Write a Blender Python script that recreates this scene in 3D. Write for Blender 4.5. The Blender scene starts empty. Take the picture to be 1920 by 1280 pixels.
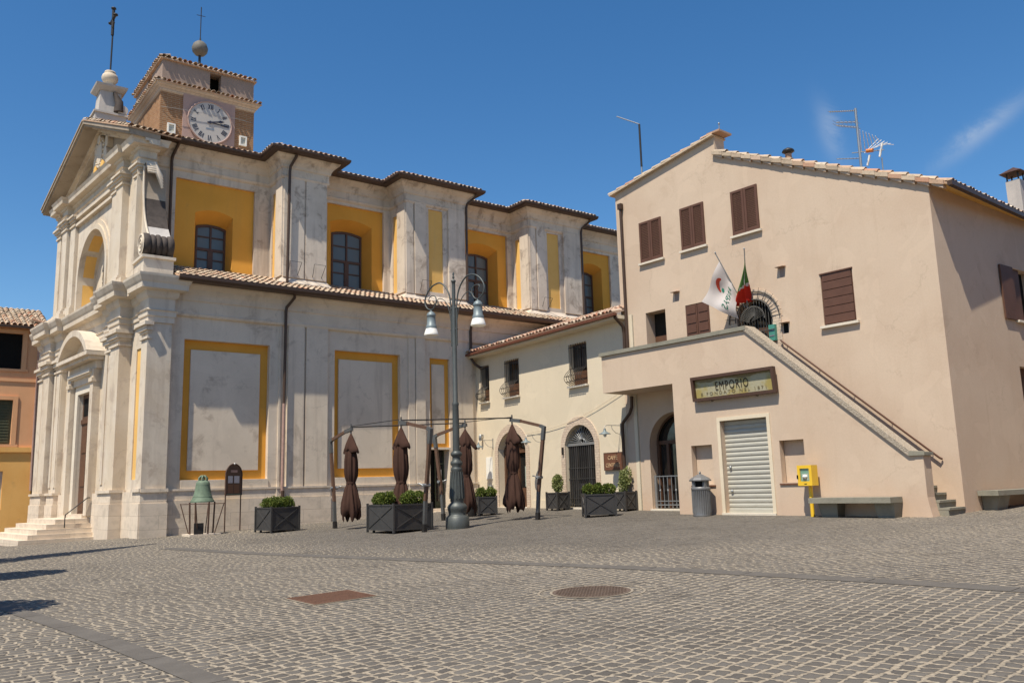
import bpy, bmesh, math, random
from mathutils import Vector, Matrix
from mathutils.geometry import delaunay_2d_cdt
random.seed(7)
D = bpy.data
SC = bpy.context.scene
COL = SC.collection
rad = math.radians

# ------------------------------------------------------------------ camera
cam = D.cameras.new("camera"); camo = D.objects.new("camera", cam); COL.objects.link(camo)
cam.sensor_width = 36; cam.lens = 29.92; cam.clip_start = .1; cam.clip_end = 2000
yaw, pitch, roll = rad(52.6317), rad(9.6818), rad(-1.6403)
Fv = Vector((math.cos(yaw)*math.cos(pitch), math.sin(yaw)*math.cos(pitch), math.sin(pitch)))
R0v = Vector((math.sin(yaw), -math.cos(yaw), 0)); U0v = R0v.cross(Fv)
Rv = math.cos(roll)*R0v + math.sin(roll)*U0v
Uv = -math.sin(roll)*R0v + math.cos(roll)*U0v
M = Matrix((Rv, Uv, -Fv)).transposed().to_4x4(); M.translation = Vector((0, 0, 1.5))
camo.matrix_world = M
SC.camera = camo

# ------------------------------------------------------------------ light
LDIR = Vector((1, .385, -1.9)).normalized()
SUN_EL = math.asin(-LDIR.z)
sl = D.lights.new("sun", 'SUN'); sl.energy = 4.9; sl.angle = rad(.53); sl.color = (1, .915, .78)
so = D.objects.new("sun", sl); COL.objects.link(so)
so.rotation_euler = LDIR.to_track_quat('-Z', 'Y').to_euler(); so.location = (-20, -8, 40)
W = D.worlds.new("World"); SC.world = W; W.use_nodes = True
nt = W.node_tree; nt.nodes.clear()
def wn(t, **k):
    n = nt.nodes.new(t)
    for a, b in k.items(): setattr(n, a, b)
    return n
sky = wn('ShaderNodeTexSky', sky_type='NISHITA', sun_disc=False, sun_elevation=SUN_EL,
         sun_rotation=math.atan2(-LDIR.x, -LDIR.y), altitude=200, air_density=1.0, dust_density=.35, ozone_density=2.2)
bg = wn('ShaderNodeBackground'); bg.inputs[1].default_value = .085
outw = wn('ShaderNodeOutputWorld')
tc = wn('ShaderNodeTexCoord')
hsv = wn('ShaderNodeHueSaturation'); hsv.inputs['Saturation'].default_value = 1.30; hsv.inputs['Value'].default_value = 1.28
nt.links.new(sky.outputs[0], hsv.inputs['Color'])
def cloud(prev, centre, along, sa, sb, amt):
    c = Vector(centre).normalized(); a = (Vector(along) - c*Vector(along).dot(c)).normalized(); b = c.cross(a)
    def dot(v, off):
        n = wn('ShaderNodeVectorMath', operation='DOT_PRODUCT'); nt.links.new(tc.outputs['Generated'], n.inputs[0]); n.inputs[1].default_value = v
        return n.outputs['Value']
    def m(op, x, y=None):
        n = wn('ShaderNodeMath', operation=op)
        for i, q in enumerate((x, y)):
            if q is None: continue
            if isinstance(q, (int, float)): n.inputs[i].default_value = q
            else: nt.links.new(q, n.inputs[i])
        return n.outputs[0]
    mp = wn('ShaderNodeMapping'); mp.inputs['Scale'].default_value = (9, 9, 9); nt.links.new(tc.outputs['Generated'], mp.inputs[0])
    nz = wn('ShaderNodeTexNoise'); nz.inputs['Scale'].default_value = 2.2; nz.inputs['Detail'].default_value = 7; nz.inputs['Roughness'].default_value = .7
    nz.inputs['Distortion'].default_value = .8
    nt.links.new(mp.outputs[0], nz.inputs['Vector'])
    wob = m('MULTIPLY', m('SUBTRACT', nz.outputs['Fac'], .5), sb*2.2)
    x = m('DIVIDE', dot(a, 0), sa); y = m('DIVIDE', m('ADD', dot(b, 0), wob), sb)
    r2 = m('ADD', m('MULTIPLY', x, x), m('MULTIPLY', y, y))
    g = m('POWER', 2.718, m('MULTIPLY', r2, -1.0))
    fac = m('MULTIPLY', m('MULTIPLY', g, m('MAXIMUM', m('SUBTRACT', m('MULTIPLY', nz.outputs['Fac'], 2.4), .45), 0)), amt)
    mx = wn('ShaderNodeMix', data_type='RGBA'); nt.links.new(fac, mx.inputs['Factor']); nt.links.new(prev, mx.inputs['A'])
    mx.inputs['B'].default_value = (6.5, 6.9, 7.2, 1)
    return mx.outputs['Result']
c_ = cloud(hsv.outputs[0], (.872, .352, .338), (.010, -.06, .032), .045, .009, .30)
c_ = cloud(c_, (.80, .475, .362), (.015, -.005, -.05), .03, .010, .28)
nt.links.new(c_, bg.inputs[0]); nt.links.new(bg.outputs[0], outw.inputs[0])
vs = SC.view_settings; vs.view_transform = 'Standard'; vs.look = 'None'; vs.gamma = 1; vs.use_curve_mapping = False; vs.exposure = .35
SC.render.engine = 'CYCLES'
SC.cycles.use_denoising = True; SC.cycles.max_bounces = 6

# ------------------------------------------------------------------ materials
MATS = {}
class NT:
    def __init__(s, name):
        s.m = D.materials.new(name); s.m.use_nodes = True; s.t = s.m.node_tree; s.t.nodes.clear()
        s.out = s.n('ShaderNodeOutputMaterial'); s.b = s.n('ShaderNodeBsdfPrincipled'); s.t.links.new(s.b.outputs[0], s.out.inputs[0])
        s.pos = s.n('ShaderNodeNewGeometry').outputs['Position']
    def n(s, t, **k):
        q = s.t.nodes.new(t)
        for a, b in k.items(): setattr(q, a, b)
        return q
    def l(s, a, b): s.t.links.new(a, b)
    def mapv(s, scale=(1, 1, 1), rot=(0, 0, 0), src=None):
        q = s.n('ShaderNodeMapping'); q.inputs['Scale'].default_value = scale; q.inputs['Rotation'].default_value = rot
        s.l(src or s.pos, q.inputs[0]); return q.outputs[0]
    def noise(s, scale, detail=4, rough=.55, src=None, dist=0, color=False):
        q = s.n('ShaderNodeTexNoise'); q.inputs['Scale'].default_value = scale; q.inputs['Detail'].default_value = detail
        q.inputs['Roughness'].default_value = rough; q.inputs['Distortion'].default_value = dist
        s.l(src or s.pos, q.inputs['Vector']); return q.outputs['Color' if color else 'Fac']
    def math(s, op, a, b=None, c=None):
        q = s.n('ShaderNodeMath', operation=op)
        for i, v in enumerate((a, b, c)):
            if v is None: continue
            if isinstance(v, (int, float)): q.inputs[i].default_value = v
            else: s.l(v, q.inputs[i])
        return q.outputs[0]
    def step(s, v, lo, hi, a=0., b=1.):
        q = s.n('ShaderNodeMapRange', interpolation_type='SMOOTHSTEP'); q.inputs['From Min'].default_value = lo; q.inputs['From Max'].default_value = hi
        q.inputs['To Min'].default_value = a; q.inputs['To Max'].default_value = b
        s.l(v, q.inputs['Value']); return q.outputs[0]
    def mix(s, f, a, b, mode='MIX'):
        q = s.n('ShaderNodeMix', data_type='RGBA', blend_type=mode)
        for nm, v in (('Factor', f), ('A', a), ('B', b)):
            if isinstance(v, (int, float)): q.inputs[nm].default_value = v
            elif isinstance(v, tuple): q.inputs[nm].default_value = (*v, 1)
            else: s.l(v, q.inputs[nm])
        return q.outputs['Result']
    def bump(s, h, strength=.3, dist=.01):
        q = s.n('ShaderNodeBump'); q.inputs['Strength'].default_value = strength; q.inputs['Distance'].default_value = dist
        s.l(h, q.inputs['Height']); s.l(q.outputs[0], s.b.inputs['Normal'])
    def col(s, c):
        if isinstance(c, tuple): s.b.inputs['Base Color'].default_value = (*c, 1)
        else: s.l(c, s.b.inputs['Base Color'])
    def done(s, rough=.85, metal=0, spec=.3):
        s.b.inputs['Roughness'].default_value = rough; s.b.inputs['Metallic'].default_value = metal
        s.b.inputs['Specular IOR Level'].default_value = spec
        return s.m
def stucco(name, base, alt, stain, stain_lo=.56, stain_amt=.5, streak=.35, sc=.55, bumpd=.006, fade=None, crack=0.):
    s = NT(name)
    big = s.step(s.noise(sc, 6, .6), .38, .66)
    c = s.mix(big, base, alt)
    st = s.step(s.noise(sc*2.3, 8, .68, dist=.5), stain_lo, stain_lo+.14, 0, stain_amt)
    c = s.mix(st, c, stain)
    vv = s.noise(1.0, 6, .65, src=s.mapv((2.2, 2.2, .16)))
    c = s.mix(s.step(vv, .5, .72, 0, streak), c, stain)
    fine = s.noise(26, 5, .7)
    c = s.mix(s.math('MULTIPLY', s.step(fine, .35, .7), .16), c, tuple(x*.62 for x in base))
    if crack:
        wv = s.n('ShaderNodeVectorMath', operation='MULTIPLY_ADD'); s.l(s.noise(1.7, 5, .7, color=True), wv.inputs[0]); wv.inputs[1].default_value = (.9, .9, .9); s.l(s.pos, wv.inputs[2])
        vo = s.n('ShaderNodeTexVoronoi', feature='DISTANCE_TO_EDGE'); vo.inputs['Scale'].default_value = .42; s.l(wv.outputs[0], vo.inputs['Vector'])
        ck = s.math('MULTIPLY', s.step(vo.outputs['Distance'], .002, .010, 1, 0), s.step(s.noise(.8, 3, .5), .50, .60))
        c = s.mix(s.math('MULTIPLY', ck, crack), c, tuple(x*.5 for x in stain))
        pt = s.step(s.noise(.75, 2, .4, dist=1.2), .60, .615)      # repaired patches
        c = s.mix(s.math('MULTIPLY', pt, .22), c, tuple(min(1, x*1.10) for x in base))
        dr = s.step(s.noise(1.0, 5, .7, src=s.mapv((5, 5, .22))), .60, .78, 0, .30)
        c = s.mix(dr, c, stain)
    if fade is not None:   # damp, rubbed zone with its own ragged edge near the pavement
        z = s.n('ShaderNodeSeparateXYZ'); s.l(s.pos, z.inputs[0])
        h = s.math('ADD', z.outputs['Z'], s.math('MULTIPLY', s.noise(.9, 5, .6), 1.6))
        c = s.mix(s.step(h, 1.5, 2.3, .45, 0), c, fade)
    s.col(c)
    s.bump(s.math('ADD', s.math('MULTIPLY', fine, .5), s.noise(4, 5, .6)), .45, bumpd)
    return s.done(.92, 0, .15)
MATS['plaster'] = stucco('church_plaster', (.70, .60, .475), (.61, .52, .41), (.34, .265, .20), .54, .55, .42, .5, crack=.22)
MATS['plaster_pier'] = stucco('pier_plaster', (.68, .585, .475), (.58, .495, .40), (.28, .215, .165), .52, .68, .5, .7, crack=.22)
MATS['front'] = stucco('facade_plaster', (.63, .55, .445), (.59, .495, .375), (.38, .30, .235), .52, .55, .48, .6, crack=.15)
MATS['gable'] = stucco('shaded_weathered_plaster', (.36, .30, .235), (.31, .255, .195), (.2, .16, .12), .52, .5, .4, .8)  # weathered tone with the shade beneath the overhangs painted in
MATS['ochre'] = stucco('ochre_paint', (.76, .37, .065), (.70, .335, .055), (.56, .30, .08), .6, .4, .25, .6)
MATS['ochre_pale'] = stucco('pale_ochre', (.78, .48, .15), (.74, .43, .12), (.55, .38, .2), .6, .4, .3, .7)
MATS['pink'] = stucco('pink_stucco', (.575, .452, .338), (.535, .408, .30), (.42, .31, .22), .56, .42, .16, .38, fade=(.56, .39, .275), crack=.16)
MATS['cream'] = stucco('cream_stucco', (.685, .59, .44), (.645, .555, .41), (.54, .45, .33), .58, .3, .15, .4, crack=.14)
MATS['orange'] = stucco('orange_stucco', (.86, .49, .16), (.80, .43, .13), (.45, .25, .12), .6, .35, .2, .5)
MATS['salmon'] = stucco('salmon_stucco', (.78, .42, .22), (.73, .38, .19), (.56, .31, .17), .6, .35, .2, .5)
MATS['tower_lav'] = stucco('tower_plaster', (.36, .27, .22), (.31, .235, .19), (.22, .17, .135), .56, .4, .4, .9)
MATS['rose'] = stucco('rose_clock_panel', (.46, .32, .28), (.42, .29, .25), (.3, .22, .2), .6, .3, .2, .9)
MATS['grey_chimney'] = stucco('chimney_render', (.5, .46, .42), (.44, .41, .38), (.3, .28, .26), .58, .4, .3, 1.2)

def stone(name, base, alt, joint, bw=.9, bh=.42, mort=.012, vaxis='xz', sc=1.0, amt=.6):
    s = NT(name)
    sep = s.n('ShaderNodeSeparateXYZ'); s.l(s.pos, sep.inputs[0])
    u = s.math('ADD', sep.outputs['X'], sep.outputs['Y'])
    cv = s.n('ShaderNodeCombineXYZ'); s.l(u, cv.inputs[0]); s.l(sep.outputs['Z'], cv.inputs[1])
    br = s.n('ShaderNodeTexBrick'); s.l(cv.outputs[0], br.inputs['Vector'])
    br.inputs['Scale'].default_value = 1; br.inputs['Brick Width'].default_value = bw; br.inputs['Row Height'].default_value = bh
    br.inputs['Mortar Size'].default_value = mort; br.inputs['Mortar Smooth'].default_value = .3; br.inputs['Bias'].default_value = 0
    br.inputs['Color1'].default_value = (*base, 1); br.inputs['Color2'].default_value = (*alt, 1); br.inputs['Mortar'].default_value = (*joint, 1)
    n = s.noise(3*sc, 7, .68)
    c = s.mix(s.step(n, .42, .72, 0, amt), br.outputs['Color'], tuple(x*.6 for x in base))
    c = s.mix(s.step(s.noise(14*sc, 4, .7), .5, .75, 0, .3), c, tuple(min(1, x*1.15) for x in alt))
    s.col(c)
    s.bump(s.math('SUBTRACT', s.noise(22*sc, 5, .7), s.math('MULTIPLY', br.outputs['Fac'], 1.2)), .5, .012)
    return s.done(.9, 0, .15)
MATS['travertine'] = stone('travertine_blocks', (.68, .58, .46), (.62, .52, .41), (.40, .33, .26), 1.3, .45, .006)
MATS['brick'] = stone('tower_brick', (.36, .19, .095), (.29, .145, .07), (.36, .27, .18), .32, .085, .014, amt=.5)
MATS['brick_pale'] = stone('arch_brick', (.62, .50, .38), (.55, .43, .33), (.42, .34, .26), .2, .09, .01, amt=.4)
MATS['peperino'] = stone('grey_stone', (.27, .255, .20), (.24, .225, .18), (.22, .2, .16), 4, 4, .001, amt=.6)
MATS['marble'] = stone('pale_marble', (.66, .595, .49), (.63, .56, .45), (.6, .56, .5), 3, 3, .001, amt=.2)

def tile_mat():
    s = NT('roof_tile')
    r = s.n('ShaderNodeNewGeometry').outputs['Random Per Island']
    rp = s.n('ShaderNodeValToRGB'); s.l(r, rp.inputs[0]); e = rp.color_ramp
    e.elements[0].position = 0; e.elements[0].color = (.37, .29, .21, 1)
    e.elements[1].position = 1; e.elements[1].color = (.50, .40, .29, 1)
    for p, c in ((.2, (.55, .44, .32)), (.42, (.45, .35, .255)), (.6, (.50, .33, .22)), (.7, (.33, .26, .19)), (.82, (.58, .49, .38)), (.95, (.46, .22, .13))):
        q = e.elements.new(p); q.color = (*c, 1)
    c = s.mix(s.step(s.noise(7, 6, .7), .45, .75, 0, .6), rp.outputs[0], (.24, .20, .15))
    s.col(c); s.bump(s.noise(30, 4, .7), .4, .01)
    return s.done(.9, 0, .15)
MATS['tile'] = tile_mat()
def tile_red():
    s = NT('red_roof_tile')
    r = s.n('ShaderNodeNewGeometry').outputs['Random Per Island']
    rp = s.n('ShaderNodeValToRGB'); s.l(r, rp.inputs[0]); e = rp.color_ramp
    e.elements[0].color = (.42, .22, .14, 1); e.elements[1].color = (.52, .43, .33, 1)
    for p, c in ((.18, (.52, .38, .28)), (.35, (.40, .16, .09)), (.5, (.56, .46, .36)), (.68, (.44, .26, .18)), (.85, (.58, .49, .38))):
        q = e.elements.new(p); q.color = (*c, 1)
    c = s.mix(s.step(s.noise(7, 6, .7), .48, .78, 0, .5), rp.outputs[0], (.26, .20, .15))
    s.col(c); s.bump(s.noise(30, 4, .7), .4, .01)
    return s.done(.9, 0, .15)
MATS['tile_red'] = tile_red()

def simple(key, base, rough=.6, metal=0, spec=.4, var=.25, sc=6, bump=.15):
    s = NT(key)
    n = s.noise(sc, 6, .65)
    c = s.mix(s.step(n, .35, .7, 0, var), base, tuple(x*.55 for x in base))
    s.col(c)
    if bump: s.bump(s.noise(sc*6, 4, .6), bump, .004)
    MATS[key] = s.done(rough, metal, spec)
simple('dark_metal', (.035, .032, .03), .5, .3); simple('gutter', (.075, .045, .03), .45, .2)
simple('cage_iron', (.10, .095, .085), .6, .3, .3, var=.5); simple('old_lead', (.16, .15, .13), .7, .1, var=.6); simple('copper_gutter', (.16, .06, .035), .5, .2); simple('copper', (.42, .27, .22), .6, .1, var=.5)
simple('planter_metal', (.075, .072, .07), .45, .4, var=.35)
simple('lamp_green', (.085, .094, .09), .5, .3, var=.35, sc=9)
simple('lamp_head', (.19, .23, .24), .5, .2)
simple('white_glass', (.82, .80, .74), .25, 0, .5, var=.08)
simple('umbrella_wood', (.12, .065, .04), .6, 0, var=.5, sc=14)
simple('umbrella_steel', (.13, .13, .125), .5, .4, var=.4)
simple('canopy', (.064, .034, .025), .9, 0, .1, var=.3, sc=5)
simple('shutter', (.115, .055, .036), .55, 0, .3, var=.35, sc=4)
simple('shutter_green', (.075, .085, .05), .6, 0, .3)
simple('door_wood', (.115, .055, .03), .5, 0, .4, var=.5, sc=5)
simple('dark', (.012, .011, .010), .8, 0, .1)
simple('interior', (.03, .025, .02), .9, 0, .1)
simple('bronze', (.165, .225, .155), .65, .1, .3, var=.7, sc=5)
simple('bin', (.19, .19, .19), .45, .3, var=.3)
simple('yellow', (.80, .50, .03), .4, 0, .5, var=.12)
simple('white_paint', (.78, .76, .70), .6, 0, .3, var=.1)
simple('grey_metal', (.35, .36, .36), .4, .6, var=.3)
simple('board_brown', (.085, .045, .03), .5, 0, .4)
simple('sign_brown', (.16, .07, .04), .45, 0, .4, var=.15)
simple('letter', (.55, .38, .22), .6, 0, .3, var=.1)
simple('black_letter', (.05, .035, .02), .7, 0, .2, var=.1)
simple('faded_letter', (.24, .19, .10), .8, 0, .2, var=.3, sc=25)
simple('rust', (.19, .105, .07), .75, .3, .3, var=.5, sc=9, bump=.4)
simple('cowl', (.085, .045, .035), .7, .2, .3, var=.5); simple('cover_iron', (.155, .112, .085), .7, .3, .3, var=.5, sc=9, bump=.4); simple('sand_joint', (.30, .255, .195), .95, 0, .1, var=.5, sc=14); simple('green_box', (.07, .26, .20), .5, 0, .4)
simple('clock_face', (.47, .44, .41), .6, 0, .3, var=.12)
simple('blue_black', (.035, .04, .065), .6, 0, .3)
simple('slate', (.075, .060, .052), .75, 0, .25, var=.8, sc=5, bump=.5)
simple('terracotta', (.42, .27, .18), .9, 0, .1, var=.3)
simple('soil', (.06, .045, .03), .95, 0, .1)
simple('bark', (.10, .075, .05), .95, 0, .1)
simple('poster', (.55, .52, .52), .6, 0, .3, var=.6, sc=40)
simple('orange_plastic', (.65, .22, .05), .5)
simple('curtain', (.38, .42, .36), .8, 0, .1)
def glass(key, base, rough):
    s = NT(key); s.col(base); s.bump(s.noise(.9, 2, .5), .05, .02); MATS[key] = s.done(rough, 0, .8)
glass('pane', (.105, .115, .105), .28); glass('pane_dark', (.018, .017, .016), .08); glass('pane_green', (.16, .3, .22), .1)
def leafmat(key, a, b, c):
    s = NT(key); r = s.n('ShaderNodeNewGeometry').outputs['Random Per Island']
    rp = s.n('ShaderNodeValToRGB'); s.l(r, rp.inputs[0]); e = rp.color_ramp
    e.elements[0].color = (*a, 1); e.elements[1].color = (*c, 1); q = e.elements.new(.5); q.color = (*b, 1)
    s.col(rp.outputs[0])
    s.b.inputs['Subsurface Weight'].default_value = 0
    tr = s.n('ShaderNodeBsdfTranslucent'); s.l(rp.outputs[0], tr.inputs[0]); mx = s.n('ShaderNodeMixShader'); mx.inputs[0].default_value = .3
    s.l(s.b.outputs[0], mx.inputs[1]); s.l(tr.outputs[0], mx.inputs[2]); s.l(mx.outputs[0], s.out.inputs[0])
    MATS[key] = s.done(.6, 0, .3)
leafmat('box_leaf', (.05, .085, .015), (.12, .165, .03), (.24, .26, .06))
leafmat('pale_leaf', (.16, .20, .06), (.28, .31, .11), (.40, .42, .20))
leafmat('dark_leaf', (.02, .045, .015), (.035, .07, .02), (.06, .10, .03))
def shutterroll():
    s = NT('roller_paint')
    sep = s.n('ShaderNodeSeparateXYZ'); s.l(s.pos, sep.inputs[0])
    n = s.noise(3, 7, .7, src=s.mapv((1, 1, 5)))
    c = s.mix(s.step(n, .45, .75, 0, .6), (.43, .415, .355), (.33, .30, .235))
    c = s.mix(s.step(s.noise(9, 6, .75), .62, .75, 0, .7), c, (.30, .17, .09))
    s.col(c); MATS['roller'] = s.done(.5, .1, .4)
shutterroll()
def signface():
    s = NT('weathered_sign')
    c = s.mix(s.step(s.noise(1.6, 5, .6), .42, .6), (.40, .37, .25), (.36, .29, .10))
    c = s.mix(s.step(s.noise(9, 7, .75), .55, .7, 0, .7), c, (.26, .24, .16))
    s.col(c); MATS['signface'] = s.done(.8, 0, .2)
signface()
def rough_coping():
    s = NT('pebbled_coping')
    v = s.n('ShaderNodeTexVoronoi'); v.inputs['Scale'].default_value = 26; s.l(s.pos, v.inputs['Vector'])
    c = s.mix(s.step(v.outputs['Distance'], .15, .6), (.46, .40, .32), (.31, .26, .20))
    c = s.mix(s.step(s.noise(5, 5, .6), .45, .7, 0, .5), c, (.36, .31, .24))
    s.col(c); s.bump(v.outputs['Distance'], .7, .015); MATS['coping'] = s.done(.95, 0, .1)
rough_coping()
def cobbles():
    s = NT('cobblestones')
    wob = s.noise(.55, 3, .5, color=True); wob2 = s.noise(9.5, 2, .6, color=True)
    va = s.n('ShaderNodeVectorMath', operation='MULTIPLY_ADD'); s.l(wob, va.inputs[0]); va.inputs[1].default_value = (.22, .12, 0); s.l(s.pos, va.inputs[2])
    vb = s.n('ShaderNodeVectorMath', operation='MULTIPLY_ADD'); s.l(wob2, vb.inputs[0]); vb.inputs[1].default_value = (.11, .095, 0); s.l(va.outputs[0], vb.inputs[2])
    sp0 = s.n('ShaderNodeSeparateXYZ'); s.l(s.pos, sp0.inputs[0])
    side = s.math('GREATER_THAN', s.math('ADD', sp0.outputs['X'], s.math('MULTIPLY', sp0.outputs['Y'], .2)), 11.25)
    lft = s.math('LESS_THAN', s.math('ADD', sp0.outputs['X'], s.math('MULTIPLY', sp0.outputs['Y'], .0745)), 2.87)
    angv = s.math('ADD', s.math('ADD', rad(-9), s.math('MULTIPLY', side, rad(26))), s.math('MULTIPLY', lft, rad(14)))
    vr = s.n('ShaderNodeVectorRotate', rotation_type='Z_AXIS'); s.l(vb.outputs[0], vr.inputs['Vector']); s.l(angv, vr.inputs['Angle'])
    sv = s.n('ShaderNodeSeparateXYZ'); s.l(vr.outputs[0], sv.inputs[0])
    row = s.math('FLOOR', s.math('DIVIDE', sv.outputs['Y'], .146))
    wr = s.n('ShaderNodeTexWhiteNoise', noise_dimensions='1D'); s.l(row, wr.inputs['W'])
    wc = s.n('ShaderNodeSeparateColor'); s.l(wr.outputs['Color'], wc.inputs[0])
    xx = s.math('ADD', s.math('MULTIPLY', sv.outputs['X'], s.math('ADD', .88, s.math('MULTIPLY', wc.outputs[1], .28))), s.math('MULTIPLY', wc.outputs[0], .9))
    cx_ = s.n('ShaderNodeCombineXYZ'); s.l(xx, cx_.inputs[0]); s.l(sv.outputs['Y'], cx_.inputs[1]); mp = cx_.outputs[0]
    br = s.n('ShaderNodeTexBrick'); s.l(mp, br.inputs['Vector']); br.offset = 0; br.squash = 1
    br.inputs['Scale'].default_value = 1; br.inputs['Brick Width'].default_value = .166; br.inputs['Row Height'].default_value = .146
    br.inputs['Mortar Size'].default_value = .036; br.inputs['Mortar Smooth'].default_value = 1.0; br.inputs['Bias'].default_value = .05
    br.inputs['Color1'].default_value = (.078, .070, .061, 1); br.inputs['Color2'].default_value = (.140, .128, .112, 1); br.inputs['Mortar'].default_value = (.085, .076, .066, 1)
    f = br.outputs['Fac']
    edge = s.noise(34, 3, .6)
    sandy = s.noise(.38, 5, .62)
    # swept, foot-worn middle of the square keeps little sand in its joints
    sep = s.n('ShaderNodeSeparateXYZ'); s.l(s.pos, sep.inputs[0])
    dx = s.math('DIVIDE', s.math('SUBTRACT', sep.outputs['X'], 15.5), 6.5); dy = s.math('DIVIDE', s.math('SUBTRACT', sep.outputs['Y'], 20.0), 9.0)
    worn = s.step(s.math('ADD', s.math('ADD', s.math('MULTIPLY', dx, dx), s.math('MULTIPLY', dy, dy)), s.math('MULTIPLY', s.math('SUBTRACT', s.noise(.5, 4, .6), .5), 1.2)), .5, 1.6)
    amt = s.math('MULTIPLY', s.math('ADD', s.math('MULTIPLY', s.step(sandy, .30, .66), .26), .10), s.math('ADD', s.math('MULTIPLY', worn, .85), .15))
    thr = s.math('SUBTRACT', s.math('ADD', .69, s.math('MULTIPLY', s.noise(5.0, 3, .65), .30)), amt)
    lvl = s.math('ADD', f, s.math('MULTIPLY', s.math('SUBTRACT', edge, .5), .62))
    df = s.math('SUBTRACT', lvl, thr)
    joint = s.math('MULTIPLY', s.step(df, -.04, .10), s.math('ADD', s.math('MULTIPLY', worn, .55), .45))
    stonec = s.mix(s.step(s.noise(60, 4, .7), .4, .7, 0, .35), br.outputs['Color'], (.155, .14, .12))
    stonec = s.mix(s.step(s.noise(.3, 4, .6), .4, .7, 0, .35), stonec, (.070, .063, .054))
    sand = s.mix(s.step(s.noise(20, 4, .6), .35, .7), (.36, .305, .23), (.24, .205, .155))
    blot = s.step(s.noise(.9, 5, .65, dist=.6), .55, .68, 0, .32)      # oil and damp stains
    gum = s.step(s.noise(7.0, 2, .4), .735, .75, 0, .5)
    base = s.mix(blot, s.mix(joint, stonec, sand), (.055, .048, .041))
    s.col(s.mix(gum, base, (.06, .052, .045)))
    lum = s.n('ShaderNodeRGBToBW'); s.l(br.outputs['Color'], lum.inputs[0])
    s.bump(s.math('ADD', s.math('ADD', s.math('MULTIPLY', f, -1.0), s.math('MULTIPLY', lum.outputs[0], 2.5)), s.math('MULTIPLY', s.noise(30, 4, .6), .35)), .85, .018)
    MATS['cobbles'] = s.done(.8, 0, .25)
cobbles()
def slabmat():
    s = NT('basalt_slab')
    c = s.mix(s.step(s.noise(2.2, 6, .65), .38, .68), (.105, .095, .083), (.13, .118, .103))
    c = s.mix(s.step(s.noise(40, 4, .7), .5, .75, 0, .35), c, (.19, .172, .15))
    s.col(c); s.bump(s.noise(50, 4, .6), .3, .006); MATS['slab'] = s.done(.8, 0, .25)
slabmat()
def flagmat(key, base):
    s = NT(key); s.col(base)
    tr = s.n('ShaderNodeBsdfTranslucent'); tr.inputs[0].default_value = (*base, 1); mx = s.n('ShaderNodeMixShader'); mx.inputs[0].default_value = .35
    s.l(s.b.outputs[0], mx.inputs[1]); s.l(tr.outputs[0], mx.inputs[2]); s.l(mx.outputs[0], s.out.inputs[0])
    MATS[key] = s.done(.85, 0, .1)
flagmat('flag_white', (.66, .62, .60)); flagmat('flag_green', (.10, .22, .06)); flagmat('flag_red', (.55, .035, .02)); flagmat('flag_print_green', (.06, .30, .20)); flagmat('flag_print_red', (.62, .10, .06))

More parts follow.
